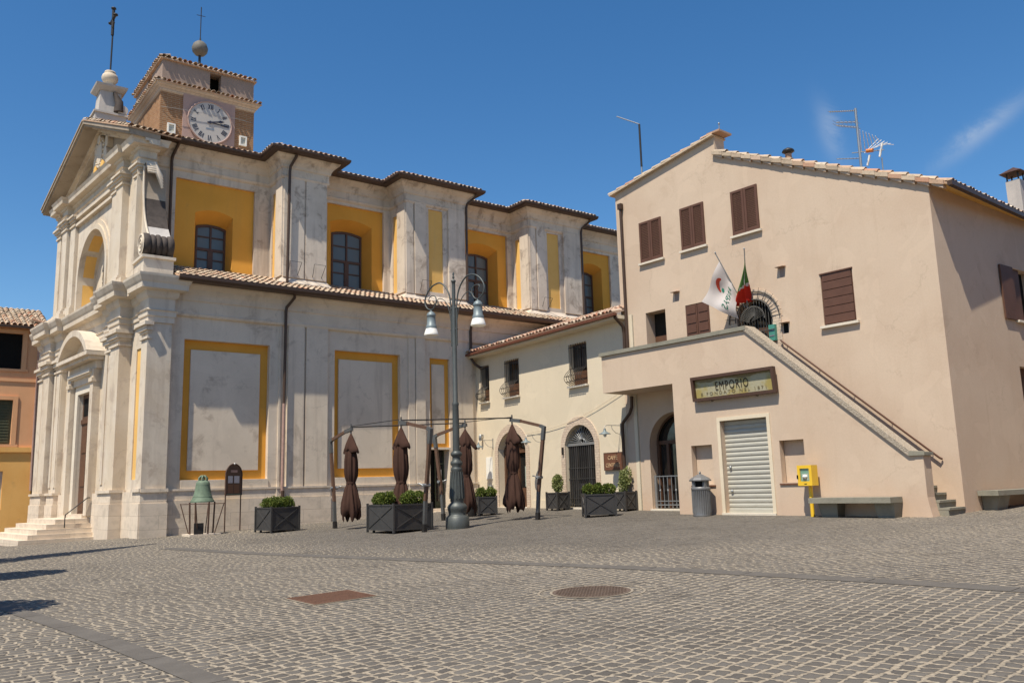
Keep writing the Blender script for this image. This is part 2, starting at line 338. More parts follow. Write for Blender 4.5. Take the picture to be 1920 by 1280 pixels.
# ------------------------------------------------------------------ mesh builder
class Fr:
    """vertical wall frame: t along the wall, d out of it, z up"""
    def __init__(s, x, y, ang, side):
        s.o = Vector((x, y, 0)); a = rad(ang); s.u = Vector((math.cos(a), math.sin(a), 0)); s.n = side*Vector((-math.sin(a), math.cos(a), 0))
    def P(s, t, d, z): return s.o + s.u*t + s.n*d + Vector((0, 0, z))
class MB:
    def __init__(s): s.v = []; s.f = []; s.mi = []; s.mats = []; s.sm = []
    def mat(s, k):
        if k not in s.mats: s.mats.append(k)
        return s.mats.index(k)
    def add(s, vs_, fs, m, smooth=False):
        b = len(s.v); s.v += [Vector(q) for q in vs_]; i = s.mat(m)
        for f in fs: s.f.append([b+k for k in f]); s.mi.append(i); s.sm.append(smooth)
    def hexa(s, p, m):   # p: 8 points bottom ring then top ring
        s.add(p, [(3, 2, 1, 0), (4, 5, 6, 7), (0, 1, 5, 4), (1, 2, 6, 5), (2, 3, 7, 6), (3, 0, 4, 7)], m)
    def box(s, x0, x1, y0, y1, z0, z1, m):
        s.hexa([(x0, y0, z0), (x1, y0, z0), (x1, y1, z0), (x0, y1, z0), (x0, y0, z1), (x1, y0, z1), (x1, y1, z1), (x0, y1, z1)], m)
    def fbox(s, fr, t0, t1, d0, d1, z0, z1, m):
        P = fr.P
        s.hexa([P(t0, d0, z0), P(t1, d0, z0), P(t1, d1, z0), P(t0, d1, z0), P(t0, d0, z1), P(t1, d0, z1), P(t1, d1, z1), P(t0, d1, z1)], m)
    def prism(s, fr, poly, d0, d1, m):
        n = len(poly); a = [fr.P(t, d0, z) for t, z in poly]; b = [fr.P(t, d1, z) for t, z in poly]
        s.add(a+b, [tuple(range(n)), tuple(range(2*n-1, n-1, -1))]+[(i, (i+1) % n, n+(i+1) % n, n+i) for i in range(n)], m)
    def tube(s, pts, r, m, n=8, caps=True, smooth=True):
        pts = [Vector(p) for p in pts]; rs = r if isinstance(r, (list, tuple)) else [r]*len(pts)
        ring = []; up = None
        for i, p in enumerate(pts):
            d = (pts[min(i+1, len(pts)-1)]-pts[max(i-1, 0)]).normalized()
            if up is None:
                up = Vector((0, 0, 1)) if abs(d.z) < .9 else Vector((1, 0, 0))
            a = d.cross(up)
            if a.length < 1e-4: a = d.orthogonal()
            a.normalize(); b = a.cross(d); up = b
            ring.append([p+(a*math.cos(2*math.pi*k/n)+b*math.sin(2*math.pi*k/n))*rs[i] for k in range(n)])
        vs_ = [q for rr in ring for q in rr]; fs = []
        for i in range(len(pts)-1):
            for k in range(n): fs.append((i*n+k, i*n+(k+1) % n, (i+1)*n+(k+1) % n, (i+1)*n+k))
        s.add(vs_, fs, m, smooth)
        if caps:
            s.add(ring[0], [tuple(range(n))], m); s.add(ring[-1], [tuple(range(n-1, -1, -1))], m)
    def lathe(s, c, prof, m, n=20, smooth=True, mod=None):
        c = Vector(c); vs_ = []
        for r, z in prof:
            for k in range(n):
                a = 2*math.pi*k/n; rr = r*(mod(a, z) if mod else 1); vs_.append(c+Vector((rr*math.cos(a), rr*math.sin(a), z)))
        fs = [(i*n+k, i*n+(k+1) % n, (i+1)*n+(k+1) % n, (i+1)*n+k) for i in range(len(prof)-1) for k in range(n)]
        s.add(vs_, fs, m, smooth)
        s.add(vs_[:n], [tuple(range(n-1, -1, -1))], m); s.add(vs_[-n:], [tuple(range(n))], m)
    def wall(s, fr, outer, holes, m, d=0., reveal_m=None):
        """flat wall with real openings; holes = [(poly, depth)]"""
        pts = []; edges = []; loops = [outer]+[h[0] for h in holes]
        for lp in loops:
            b = len(pts); pts += [Vector(q) for q in lp]; edges += [(b+i, b+(i+1) % len(lp)) for i in range(len(lp))]
        vv, ee, ff, *_ = delaunay_2d_cdt(pts, edges, [], 0, 1e-5)
        def inside(p, poly):
            c = False; j = len(poly)-1
            for i in range(len(poly)):
                (x0, y0), (x1, y1) = poly[i], poly[j]
                if (y0 > p[1]) != (y1 > p[1]) and p[0] < (x1-x0)*(p[1]-y0)/(y1-y0)+x0: c = not c
                j = i
            return c
        keep = []
        for f in ff:
            c = sum((vv[i] for i in f), Vector((0, 0)))/len(f)
            if inside(c, outer) and not any(inside(c, h[0]) for h in holes): keep.append(tuple(f))
        s.add([fr.P(p[0], d, p[1]) for p in vv], keep, m)
        for poly, dep, *rm in holes:
            n = len(poly); a = [fr.P(t, d, z) for t, z in poly]; b = [fr.P(t, d-dep, z) for t, z in poly]
            s.add(a+b, [(i, (i+1) % n, n+(i+1) % n, n+i) for i in range(n)], rm[0] if rm else (reveal_m or m))
    def moulding(s, path, prof, m, cap=True):
        """profile [(out, z)] swept along a plan path, outward = right-hand side, mitred"""
        path = [Vector(p).to_2d() for p in path]; n = len(path); offs = []
        for i in range(n):
            ds = []
            if i > 0: ds.append((path[i]-path[i-1]).normalized())
            if i < n-1: ds.append((path[i+1]-path[i]).normalized())
            ns = [Vector((d.y, -d.x)) for d in ds]
            if len(ns) == 2:
                q = ns[0]+ns[1]; q = q/max(.2, (1+ns[0].dot(ns[1])))
            else: q = ns[0]
            offs.append(q)
        k = len(prof); vs_ = []
        for i in range(n):
            for o, z in prof:
                p = path[i]+offs[i]*o; vs_.append((p.x, p.y, z))
        fs = [(i*k+j, (i+1)*k+j, (i+1)*k+j+1, i*k+j+1) for i in range(n-1) for j in range(k-1)]
        s.add(vs_, fs, m)
        if cap:
            s.add(vs_[:k], [tuple(range(k))], m); s.add(vs_[-k:], [tuple(range(k-1, -1, -1))], m)
    def tiles(s, o, u, up, Wd, Ln, m, tw=.22, tl=.40, r=.088, sheet=True, jit=1., first_jit=True):
        """curved clay cover tiles on a slope: o corner at eave, u along eave, up = unit vector up the slope"""
        o = Vector(o); u = Vector(u).normalized(); up = Vector(up).normalized(); nn = u.cross(up).normalized()
        if nn.z < 0: nn = -nn
        nc = max(1, round(Wd/tw)); nr = max(1, round(Ln/tl)); tw = Wd/nc; tl = Ln/nr
        if sheet:
            a = o; s.add([a, a+u*Wd, a+u*Wd+up*Ln, a+up*Ln, a-nn*.05, a+u*Wd-nn*.05, a+u*Wd+up*Ln-nn*.05, a+up*Ln-nn*.05],
                         [(0, 1, 2, 3), (7, 6, 5, 4), (0, 4, 5, 1), (1, 5, 6, 2), (2, 6, 7, 3), (3, 7, 4, 0)], m)
        for i in range(nc):
            for j in range(nr):
                x = (i+.5+random.uniform(-.07, .07)*jit)*tw; y = j*tl+random.uniform(-.03, .03)*jit*(1 if (j or first_jit) else .4); sk = random.uniform(-.02, .02)*jit
                h0 = .035+random.uniform(0, .014)*jit; h1 = .008
                vs_ = []
                for (yy, h, rr, dx) in ((y-.05, h0, r*random.uniform(.97, 1.06), 0), (y+tl*1.02, h1, r*.82, sk)):
                    for k in range(7):
                        a = math.pi*k/6
                        vs_.append(o+u*(x+dx+math.cos(a)*rr)+up*yy+nn*(h+math.sin(a)*rr*.92))
                b = len(vs_)
                for k in range(7):
                    a = math.pi*k/6; vs_.append(o+u*(x+math.cos(a)*(r-.018))+up*(y-.05)+nn*(h0+math.sin(a)*(r-.018)*.92))
                fs = [(k, k+1, 8+k, 7+k) for k in range(6)]+[(k, b+k, b+k+1, k+1) for k in range(6)]
                s.add(vs_, fs, m, False)
    def leaves(s, c, rx, ry, rz, n, size, m, fill=.55, seed=None, lump=.25):
        rnd = random.Random(seed if seed is not None else random.random()); c = Vector(c)
        lumps = [(Vector((rnd.gauss(0, 1), rnd.gauss(0, 1), rnd.gauss(0, 1))).normalized(), rnd.uniform(.2, 1)) for _ in range(9)]
        for _ in range(n):
            d = Vector((rnd.gauss(0, 1), rnd.gauss(0, 1), rnd.gauss(0, 1))).normalized()
            k = 1-lump+sum(lump*.9*w*max(0, d.dot(l))**6 for l, w in lumps)
            rr = (fill+(1-fill)*rnd.random()**.6)*k
            p = c+Vector((d.x*rx, d.y*ry, d.z*rz))*rr
            a = (d+Vector((rnd.uniform(-1, 1), rnd.uniform(-1, 1), rnd.uniform(-.4, 1)))*.9).normalized(); b = a.orthogonal().normalized()
            b = (Matrix.Rotation(rnd.uniform(0, 6.28), 3, a) @ b); e = a.cross(b); sz = size*rnd.uniform(.6, 1.3)
            s.add([p-b*sz*.38, p+e*sz*.1+a*sz*.55, p+b*sz*.38, p-a*sz*.55], [(0, 1, 2, 3)], m)
    def build(s, name, parent=None, origin=None):
        me = D.meshes.new(name); me.from_pydata([tuple(q) for q in s.v], [], s.f)
        for k in s.mats: me.materials.append(MATS[k])
        me.polygons.foreach_set('material_index', s.mi); me.polygons.foreach_set('use_smooth', s.sm); me.update()
        bm = bmesh.new(); bm.from_mesh(me); bmesh.ops.recalc_face_normals(bm, faces=bm.faces[:]); bm.to_mesh(me); bm.free()
        o = D.objects.new(name, me); COL.objects.link(o)
        if parent is not None:
            o.parent = parent
            root = parent
            off = Vector((0, 0, 0))
            while root is not None:
                off += root.location; root = root.parent
            if not parent.get('_local'):
                pl = WORLD.get(parent.name, Vector((0, 0, 0)))
                o.location = -pl; WORLD[o.name] = Vector((0, 0, 0))
            else: o['_local'] = 1
        else:
            WORLD[o.name] = Vector((0, 0, 0))
        return o
WORLD = {}
def thing(name, label, cat, loc=(0, 0, 0), group=None, local=False, rotz=0):
    o = D.objects.new(name, None); COL.objects.link(o); o.location = loc; o.rotation_euler = (0, 0, rotz); o.empty_display_size = .3
    o['label'] = label; o['category'] = cat
    if group: o['group'] = group
    if local: o['_local'] = 1
    WORLD[o.name] = Vector(loc)
    return o
def tag(o, label, cat, group=None, kind=None):
    o['label'] = label; o['category'] = cat
    if group: o['group'] = group
    if kind: o['kind'] = kind
    return o
def dup(root, loc, rotz, label=None, group=None, scale=None):
    r = root.copy(); COL.objects.link(r); r.location = loc; r.rotation_euler = (0, 0, rotz)
    if scale: r.scale = scale
    if label: r['label'] = label
    if group: r['group'] = group
    for ch in list(root.children):
        c = ch.copy(); COL.objects.link(c); c.parent = r
        for g in ch.children:
            d = g.copy(); COL.objects.link(d); d.parent = c
    return r
def text(body, size, place, mat, name='lettering', parent=None, xscale=1., depth=.006, align='CENTER', mirror=False, spacing=1., bold=0.):
    """real extruded letters. place(x, y, h) -> world point"""
    cu = D.curves.new('lettering_curve', 'FONT'); cu.body = body; cu.size = size; cu.align_x = align; cu.extrude = depth/2; cu.space_character = spacing; cu.offset = bold
    to = D.objects.new('tmp_text', cu); COL.objects.link(to); dg = bpy.context.evaluated_depsgraph_get(); dg.update()
    me = D.meshes.new_from_object(to.evaluated_get(dg)); D.objects.remove(to); D.curves.remove(cu)
    mb = MB(); mb.add([place((-1 if mirror else 1)*v.co.x*xscale, v.co.y, v.co.z+depth/2) for v in me.vertices], [tuple(p.vertices) for p in me.polygons], mat)
    D.meshes.remove(me)
    return mb.build(name, parent) if name else mb
def arc(cx, cz, r, a0, a1, n=16): return [(cx+r*math.cos(rad(a0+(a1-a0)*i/n)), cz+r*math.sin(rad(a0+(a1-a0)*i/n))) for i in range(n+1)]
def archpoly(t0, t1, z0, spring, top, n=14):
    h = (t1-t0)/2; c = (t0+t1)/2; rise = top-spring; r = (h*h+rise*rise)/(2*rise); cz = top-r; a = math.degrees(math.asin(min(1, h/r)))
    return [(t0, z0), (t1, z0)]+arc(c, cz, r, 90-a, 90+a, n)
def rect(t0, t1, z0, z1): return [(t0, z0), (t1, z0), (t1, z1), (t0, z1)]

def gz(x, y):
    xx = max(-3, min(23, x)); yy = max(-3, min(36, y))
    z = xx*(.0215+.0006*xx+.00026*(yy-30))
    k = max(0, min(1, (10.5-xx)/3)); z -= .04*max(0, min(5, yy-31))*k
    return z
SIDE = Fr(0, 30.07, 0, -1); FAC = Fr(7.39, 29.8, 95, 1); CAF = Fr(20.36, 20.34, 86.5, 1); RB = Fr(20.78, 9.84, 92.43, 1); RS = Fr(20.78, 9.84, -.95, -1)

# ------------------------------------------------------------------ setting: plaza
def build_ground():
    xs = [-120, -60, -25, -12, -6]+[-3+.5*i for i in range(56)]+[26, 30, 40, 70, 130]
    ys = [-120, -60, -25, -12, -6]+[-3+.5*i for i in range(82)]+[40, 46, 60, 90, 140]
    mb = MB(); nx = len(xs)
    mb.add([(x, y, gz(x, y)) for y in ys for x in xs], [(j*nx+i, j*nx+i+1, (j+1)*nx+i+1, (j+1)*nx+i) for j in range(len(ys)-1) for i in range(nx-1)], 'cobbles', True)
    tag(mb.build('plaza'), 'grey cobblestone square with sandy joints', 'ground', kind='structure')
build_ground()
def band(name, pts, w, label, seam):
    mb = MB(); pts = [Vector(p) for p in pts]; L = []
    for a, b in zip(pts, pts[1:]):
        k = max(1, int((b-a).length/seam))
        for i in range(k): L.append(a+(b-a)*i/k)
    L.append(pts[-1])
    for i in range(len(L)-1):
        a, b = L[i], L[i+1]; d = (b-a).normalized(); n = Vector((-d.y, d.x))*w/2; g = d*.006
        q = [a+g-n, b-g-n, b-g+n, a+g+n]
        mb.add([(p.x, p.y, gz(p.x, p.y)+.006) for p in q], [(0, 1, 2, 3)], 'slab')
    tag(mb.build(name), label, 'paving band', kind='structure')
band('paving_band', [(6.6, 24), (7.3, 19.5), (7.92, 16.78), (8.65, 13.8), (9.36, 10.99), (9.72, 9.4), (9.96, 7.81), (10.2, 6.1), (10.34, 4.45), (10.45, 2.5), (10.5, -3)], .38, 'dark smooth stone band curving across the middle of the square', 1.1)
band('paving_strip', [(1.55, 16.5), (1.91, 12.83), (2.19, 10.0), (2.36, 7.1), (2.5, 4)], .25, 'smooth stone strip running through the cobbles at lower left', 1.3)

# ------------------------------------------------------------------ church
church = thing('church', 'large grey and ochre church with classical front and tiled side roofs', 'church', (14, 32, .2))
W0, W1, TC = .06, 13.94, 7.0
def mir(a, b): return [(a, b), (2*TC-b, 2*TC-a)]
# --- lower side wall with framed panels
Z1 = dict(f1=(8.63, 11.70, 2.04, 6.90), f2=(14.30, 17.20, 2.04, 6.93), f3=(18.60, 19.58, 3.2, 6.91))
def build_side():
    mb = MB()
    holes = [(rect(18.58, 19.53, .62, 3.11), .55), (rect(8.63, 11.70, 2.04, 6.90), .21), (rect(14.30, 17.20, 2.04, 6.93), .21), (rect(18.60, 19.58, 3.2, 6.91), .12)]
    mb.wall(SIDE, [(8.1, -.3), (33.5, -.3), (33.5, 8.9), (8.1, 8.9)], holes, 'plaster')
    mb.box(33.4, 33.5, 30.08, 42, -.3, 8.9, 'plaster')
    for k, (a, b, c, d) in (('in', (8.91, 11.40, 2.36, 6.56)), ('in', (14.54, 16.90, 2.38, 6.60)), ('in', (18.74, 19.36, 3.36, 6.66))):
        mb.fbox(SIDE, a, b, *((-.21, -.15) if a < 18 else (-.12, -.08)), c, d, 'plaster')
    for i, (a, b) in enumerate(((12.05, 12.13), (12.38, 13.02), (13.10, 13.98), (17.56, 17.86), (17.90, 18.34), (19.85, 20.72))):   # flat pilaster strips
        mb.fbox(SIDE, a, b, 0, (.05, .09, .09, .05, .08, .07)[i], 1.72, 7.70, 'plaster')
    mb.build('side_wall', church)
    # ochre borders
    def border(o, i, dd=-.21):
        m2 = MB(); a, b, c, d = o; e, f, g, h = i
        for q in (rect(a, e, c, d), rect(f, b, c, d), rect(e, f, c, g), rect(e, f, h, d)):
            m2.prism(SIDE, q, dd-.02, dd, 'ochre')
        m2.build('panel_border', church)
    border(Z1['f1'], (8.91, 11.40, 2.36, 6.56)); border(Z1['f2'], (14.54, 16.90, 2.38, 6.60)); border(Z1['f3'], (18.74, 19.36, 3.36, 6.66), -.12)
    for a, b in ((8.16, 12.0), (12.0, 14.1), (14.1, 17.5), (17.5, 18.45), (19.66, 20.9)):
        e = .14 if (a in (12.0, 17.5)) else .08; pl = MB()
        pl.fbox(SIDE, a, b, 0, e+.05, -.3, 1.36, 'travertine'); pl.fbox(SIDE, a, b, 0, e, 1.36, 1.72, 'travertine'); pl.fbox(SIDE, a, b, 0, e+.035, 1.68, 1.75, 'travertine'); pl.build('plinth', church)
    for a, b in ((8.66, 11.72), (14.28, 17.24)): pl = MB(); pl.fbox(SIDE, a, b, 0, .05, 1.75, 2.03, 'plaster'); pl.build('panel_base', church)
    mo = MB()
    mo.moulding([(8.12, 30.07), (34, 30.07)], [(0, 7.66), (.10, 7.70), (.13, 7.78), (.11, 7.82), (.11, 8.22), (.16, 8.26), (.16, 8.34), (.18, 8.45), (.26, 8.62), (.40, 8.74), (.42, 8.80), (0, 8.80)], 'plaster')
    mo.build('side_cornice', church)
    # side door
    d = MB(); d.fbox(SIDE, 18.60, 19.06, -.75, -.5, .62, 3.1, 'dark'); d.fbox(SIDE, 19.06, 19.53, -.54, -.48, .62, 3.1, 'pane_dark')
    d.fbox(SIDE, 19.06, 19.12, -.5, -.44, .62, 3.1, 'shutter_green'); d.fbox(SIDE, 19.47, 19.53, -.5, -.44, .62, 3.1, 'shutter_green'); d.fbox(SIDE, 19.12, 19.47, -.5, -.44, .62, 1.0, 'shutter_green'); d.fbox(SIDE, 19.12, 19.47, -.5, -.44, 2.5, 2.58, 'shutter_green')
    d.fbox(SIDE, 19.2, 19.4, -.47, -.455, 1.95, 2.3, 'white_paint')
    d.build('side_door', church)
    st = MB(); st.fbox(SIDE, 18.4, 19.75, .0, .42, .3, .72, 'travertine'); st.fbox(SIDE, 18.35, 19.85, .42, .75, .3, .62, 'travertine'); st.build('doorstep', church)
    g = MB()   # gutter of the aisle roof
    g.moulding([(8.16, 30.07), (34, 30.07)], [(.40, 8.80), (.79, 8.80), (.85, 8.88), (.85, 9.0), (.81, 9.0), (.79, 8.90), (.42, 8.90)], 'gutter')
    g.build('gutter', church)
    r = MB(); sl_ = .36
    r.tiles((8.2, 29.33, 8.95), (1, 0, 0), (0, 1, sl_), 25.5, 2.95, 'tile', .215, .40, .082)
    r.add([(8.2, 29.43, 8.93), (33.7, 29.43, 8.93), (33.7, 32.3, 9.95), (8.2, 32.3, 9.95)], [(0, 1, 2, 3)], 'tile')
    r.build('aisle_roof', church)
build_side()
# --- upper storey: bays and three piers
PIERS = [(12.38, 14.21), (17.87, 20.92), (24.65, 27.88)]
YP, YB = 30.72, 32.07
PD = YB-YP
BAY = Fr(0, YB, 0, -1); PIE = Fr(0, YP, 0, -1)
def build_upper():
    bays = [(7.75, 12.38, 8.68, 11.74, 9.46, 10.92), (14.21, 17.87, 14.86, 17.55, 15.05, 17.02), (20.92, 24.65, 21.55, 24.35, 21.9, 23.83), (27.88, 33.5, 28.9, 31.27, 29.25, 30.72)]
    wins = [(9.67, 10.83, 10.07, 11.98), (15.39, 16.80, 10.12, 12.63), (22.25, 23.62, 10.13, 12.63), (29.35, 30.55, 10.15, 12.66)]
    for (a, b, y0, y1, r0, r1), (w0, w1, wz0, wz1) in zip(bays, wins):
        wl = MB(); oc = MB()
        wl.wall(BAY, rect(a, b, 8.9, 15.0), [(rect(y0, y1, 9.3, 13.45 if a < 10 else 13.6), .12)], 'plaster_pier')
        top = 13.45 if a < 10 else 13.6
        # splayed opening: ochre sheet with an arched hole, sloping reveals down to the window
        ar = archpoly(r0, r1, 9.75, (12.22 if a < 10 else 12.82), (12.40 if a < 10 else 13.02), 12)
        oc.wall(BAY, rect(y0, y1, 9.3, top), [(ar, .0)], 'ochre', d=-.12)
        iw = archpoly(w0, w1, wz0, wz1-.11, wz1, 12)
        n = len(ar); A = [BAY.P(t, -.12, z) for t, z in ar]; B = [BAY.P(t, -.72, z) for t, z in iw]
        oc.add(A+B, [(i, (i+1) % n, n+(i+1) % n, n+i) for i in range(n)], 'ochre')
        wl.build('clerestory_wall', church); oc.build('ochre_wall_field', church)
    for (w0, w1, z0, z1) in wins:
        f = MB(); ap = archpoly(w0, w1, z0, z1-.11, z1, 12)
        ip = archpoly(w0+.07, w1-.07, z0+.08, z1-.19, z1-.085, 12); n = len(ap)
        for d0, d1 in ((-.72, -.66),):
            A = [BAY.P(t, d1, z) for t, z in ap]; B = [BAY.P(t, d1, z) for t, z in ip]; C = [BAY.P(t, d0, z) for t, z in ip]
            f.add(A+B+C, [(i, (i+1) % n, n+(i+1) % n, n+i) for i in range(n)]+[(n+i, n+(i+1) % n, 2*n+(i+1) % n, 2*n+i) for i in range(n)], 'door_wood')
        c = (w0+w1)/2; H = z1-z0
        f.fbox(BAY, c-.035, c+.035, -.72, -.655, z0, z1-.05, 'door_wood'); f.fbox(BAY, w0, w1, -.72, -.652, z0+H*.47-.05, z0+H*.47+.05, 'door_wood')
        f.fbox(BAY, w0, w1, -.72, -.668, z0+H*.735-.025, z0+H*.735+.025, 'door_wood'); f.fbox(BAY, w0, w1, -.72, -.668, z0+H*.26-.025, z0+H*.26+.025, 'door_wood')
        f.fbox(BAY, c-.10, c+.10, -.72, -.66, z0, z0+H*.45, 'door_wood')
        wo = f.build('window', church)
        p = MB(); p.prism(BAY, ap, -.72, -.71, 'pane'); p.build('pane', wo)
    for k, (a, b) in enumerate(PIERS):
        p = MB(); m = 'plaster_pier'
        # front face, left side face, right side face as real wall with a recessed ochre strip
        if k == 0:
            p.wall(PIE, rect(a, b, 8.9, 15.0), [], m)
            p.fbox(PIE, a+.02, a+.86, 0, .06, 9.75, 13.85, m); p.fbox(PIE, a+.93, b-.02, 0, .06, 9.75, 13.85, m)
        else:
            s0 = a+(1.16 if k == 1 else 1.12); s1 = s0+.74
            p.wall(PIE, rect(a, b, 8.9, 15.0), [(rect(s0, s1, 9.93, 13.65), .05, m)], m)
            p.fbox(PIE, s0-.02, s1+.02, -.08, -.05, 9.9, 13.7, 'ochre_pale')
            p.fbox(PIE, a+.42, s0-.18, 0, .09, 9.75, 13.85, m); p.fbox(PIE, s1+.25, b-.02, 0, .09, 9.75, 13.85, m); p.fbox(PIE, a+.01, a+.36, 0, .05, 9.75, 13.85, m)
        LS = Fr(a, YP, 90, 1); RSd = Fr(b, YP, 90, -1)
        p.wall(LS, rect(0, PD+.02, 8.9, 15.0), [(rect(.74, 1.12, 9.9, 13.35), .05, m)], m)
        p.fbox(LS, .72, 1.14, -.09, -.05, 9.88, 13.37, 'ochre_pale')
        p.fbox(LS, .0, .66, 0, .05, 9.8, 13.75, m)
        p.wall(RSd, rect(0, PD+.02, 8.9, 15.0), [], m)
        p.build('pier', church)
        bs = MB(); bs.moulding([(a, YB), (a, YP), (b, YP), (b, YB)], [(.0, 9.0), (.16, 9.0), (.16, 9.52), (.10, 9.60), (.0, 9.74)], m); bs.build('pier_base', church)
    # the two wire brackets at each pier foot
    for x in (12.62, 13.62, 18.55, 25.3):
        q = [PIE.P(x, .03, 9.82), PIE.P(x-.06, .34, 10.32), PIE.P(x+.42, .34, 10.32), PIE.P(x+.36, .03, 9.82)]
        br = MB(); br.tube(q, .012, 'dark_metal', 5); br.build('wire_bracket', church)
    path = [(7.6, YB)]
    for a, b in PIERS: path += [(a, YB), (a, YP), (b, YP), (b, YB)]
    path += [(34, YB)]
    e = MB(); e.moulding(path, [(o_, z_-.08) for o_, z_ in [(0, 13.80), (.06, 13.84), (.10, 13.92), (.07, 13.95), (.07, 14.22), (.12, 14.26), (.14, 14.36), (.22, 14.50), (.38, 14.62), (.42, 14.70), (0, 14.70)]], 'plaster_pier')
    e.build('upper_cornice', church)
    g = MB(); g.moulding(path, [(.40, 14.62), (.68, 14.62), (.73, 14.70), (.73, 14.78), (.69, 14.78), (.67, 14.71), (.4, 14.71)], 'gutter'); g.build('upper_gutter', church)
    r = MB()
    seg = [7.7]+[v for p in PIERS for v in (p[0]-.6, p[1]+.6)]+[33.6]
    for i in range(0, len(seg), 2):
        r.tiles((seg[i], YB-.64, 14.75), (1, 0, 0), (0, 1, .40), seg[i+1]-seg[i], 1.7, 'tile', .215, .40, .080, first_jit=True)
    r.add([(7.9, YB-.6, 14.70), (33.6, YB-.6, 14.70), (33.6, 37.1, 16.6), (7.9, 37.1, 16.6), (33.6, 42.8, 14.80), (7.9, 42.8, 14.80)], [(0, 1, 2, 3), (3, 2, 4, 5)], 'tile')
    r.build('nave_roof', church)
    for a, b in PIERS:   # little hipped roofs over the piers
        x0, x1, y0, z0, k = a-.66, b+.66, YP-.66, 14.75, .40
        h = (x1-x0)/2; xm = (x0+x1)/2; q = MB(); zt = z0+k*h; yb = y0+h+2.4
        q.add([(x0, y0, z0), (x1, y0, z0), (xm, y0+h, zt), (xm, yb, zt), (x1, yb, z0), (x0, yb, z0)], [(0, 1, 2), (1, 4, 3, 2), (0, 2, 3, 5), (0, 5, 4, 1)], 'tile')
        L = h*math.sqrt(1+k*k); up = Vector((0, 1, k)).normalized(); n = int(L/.4)
        for j in range(n):
            y = j*.4; ww = (x1-x0)*(1-(y+.1)/L)
            q.tiles(Vector((xm-ww/2, y0, z0))+up*y, (1, 0, 0), up, ww, .4, 'tile', .215, .4, .080, sheet=False)
        for sx in (-1, 1):
            upx = Vector((-sx, 0, k)).normalized(); xe = x0 if sx < 0 else x1
            for j in range(n):
                y = j*.4; st = h*(y+.1)/L
                q.tiles(Vector((xe, y0+st, z0))+upx*y, (0, 1, 0), upx, h+2.2-st, .4, 'tile', .215, .4, .080, sheet=False)
        q.build('pier_roof', church)
    bk = MB(); bk.box(8.3, 33.5, 41.9, 42.1, -.3, 14.9, 'plaster'); bk.box(33.4, 33.5, 32.1, 42, 8.9, 14.9, 'plaster'); bk.build('rear_wall', church)
build_upper()
# --- downpipes
def pipe(pts, r, m, parent=church, name='downpipe', bracket=True):
    mb = MB(); mb.tube(pts, r, m, 10)
    mb.build(name, parent)
def dp(fr, pts, r, split=None):
    P = [fr.P(*q) for q in pts]; pipe(P, r, 'gutter')
dp(SIDE, [(12.42, .55, 8.82), (12.42, .50, 8.68), (12.24, .22, 8.35), (12.22, .20, 8.2), (12.20, .20, 4.75)], .055)
mb = MB(); mb.tube([SIDE.P(12.20, .20, 4.75), SIDE.P(12.18, .21, 1.55)], .055, 'copper', 10); mb.build('downpipe', church)
mb = MB(); mb.tube([SIDE.P(12.18, .26, 1.6), SIDE.P(12.18, .28, .25)], .06, 'gutter', 10); mb.build('downpipe', church)
dp(SIDE, [(20.80, .55, 8.82), (20.78, .5, 8.7), (20.62, .2, 8.4), (20.6, .16, 8.2), (20.6, .16, 7.0), (20.68, .3, 6.75), (20.85, .5, 6.55)], .06)
dp(BAY, [(8.62, .50, 14.72), (8.58, .46, 14.55), (8.48, .15, 14.2), (8.46, .13, 14.0), (8.48, .13, 9.5)], .055)
dp(PIE, [(12.73, .50, 14.72), (12.71, .46, 14.55), (12.58, .2, 14.2), (12.56, .18, 14.0), (12.52, .18, 9.5)], .055)
dp(PIE, [(21.3, .50, 14.72), (21.27, .44, 14.5), (21.02, .14, 14.2), (20.97, .12, 14.0), (20.95, .12, 9.7)], .055)
dp(PIE, [(28.26, .50, 14.72), (28.22, .44, 14.5), (27.98, .14, 14.2), (27.93, .12, 14.0), (27.91, .12, 9.7)], .055)

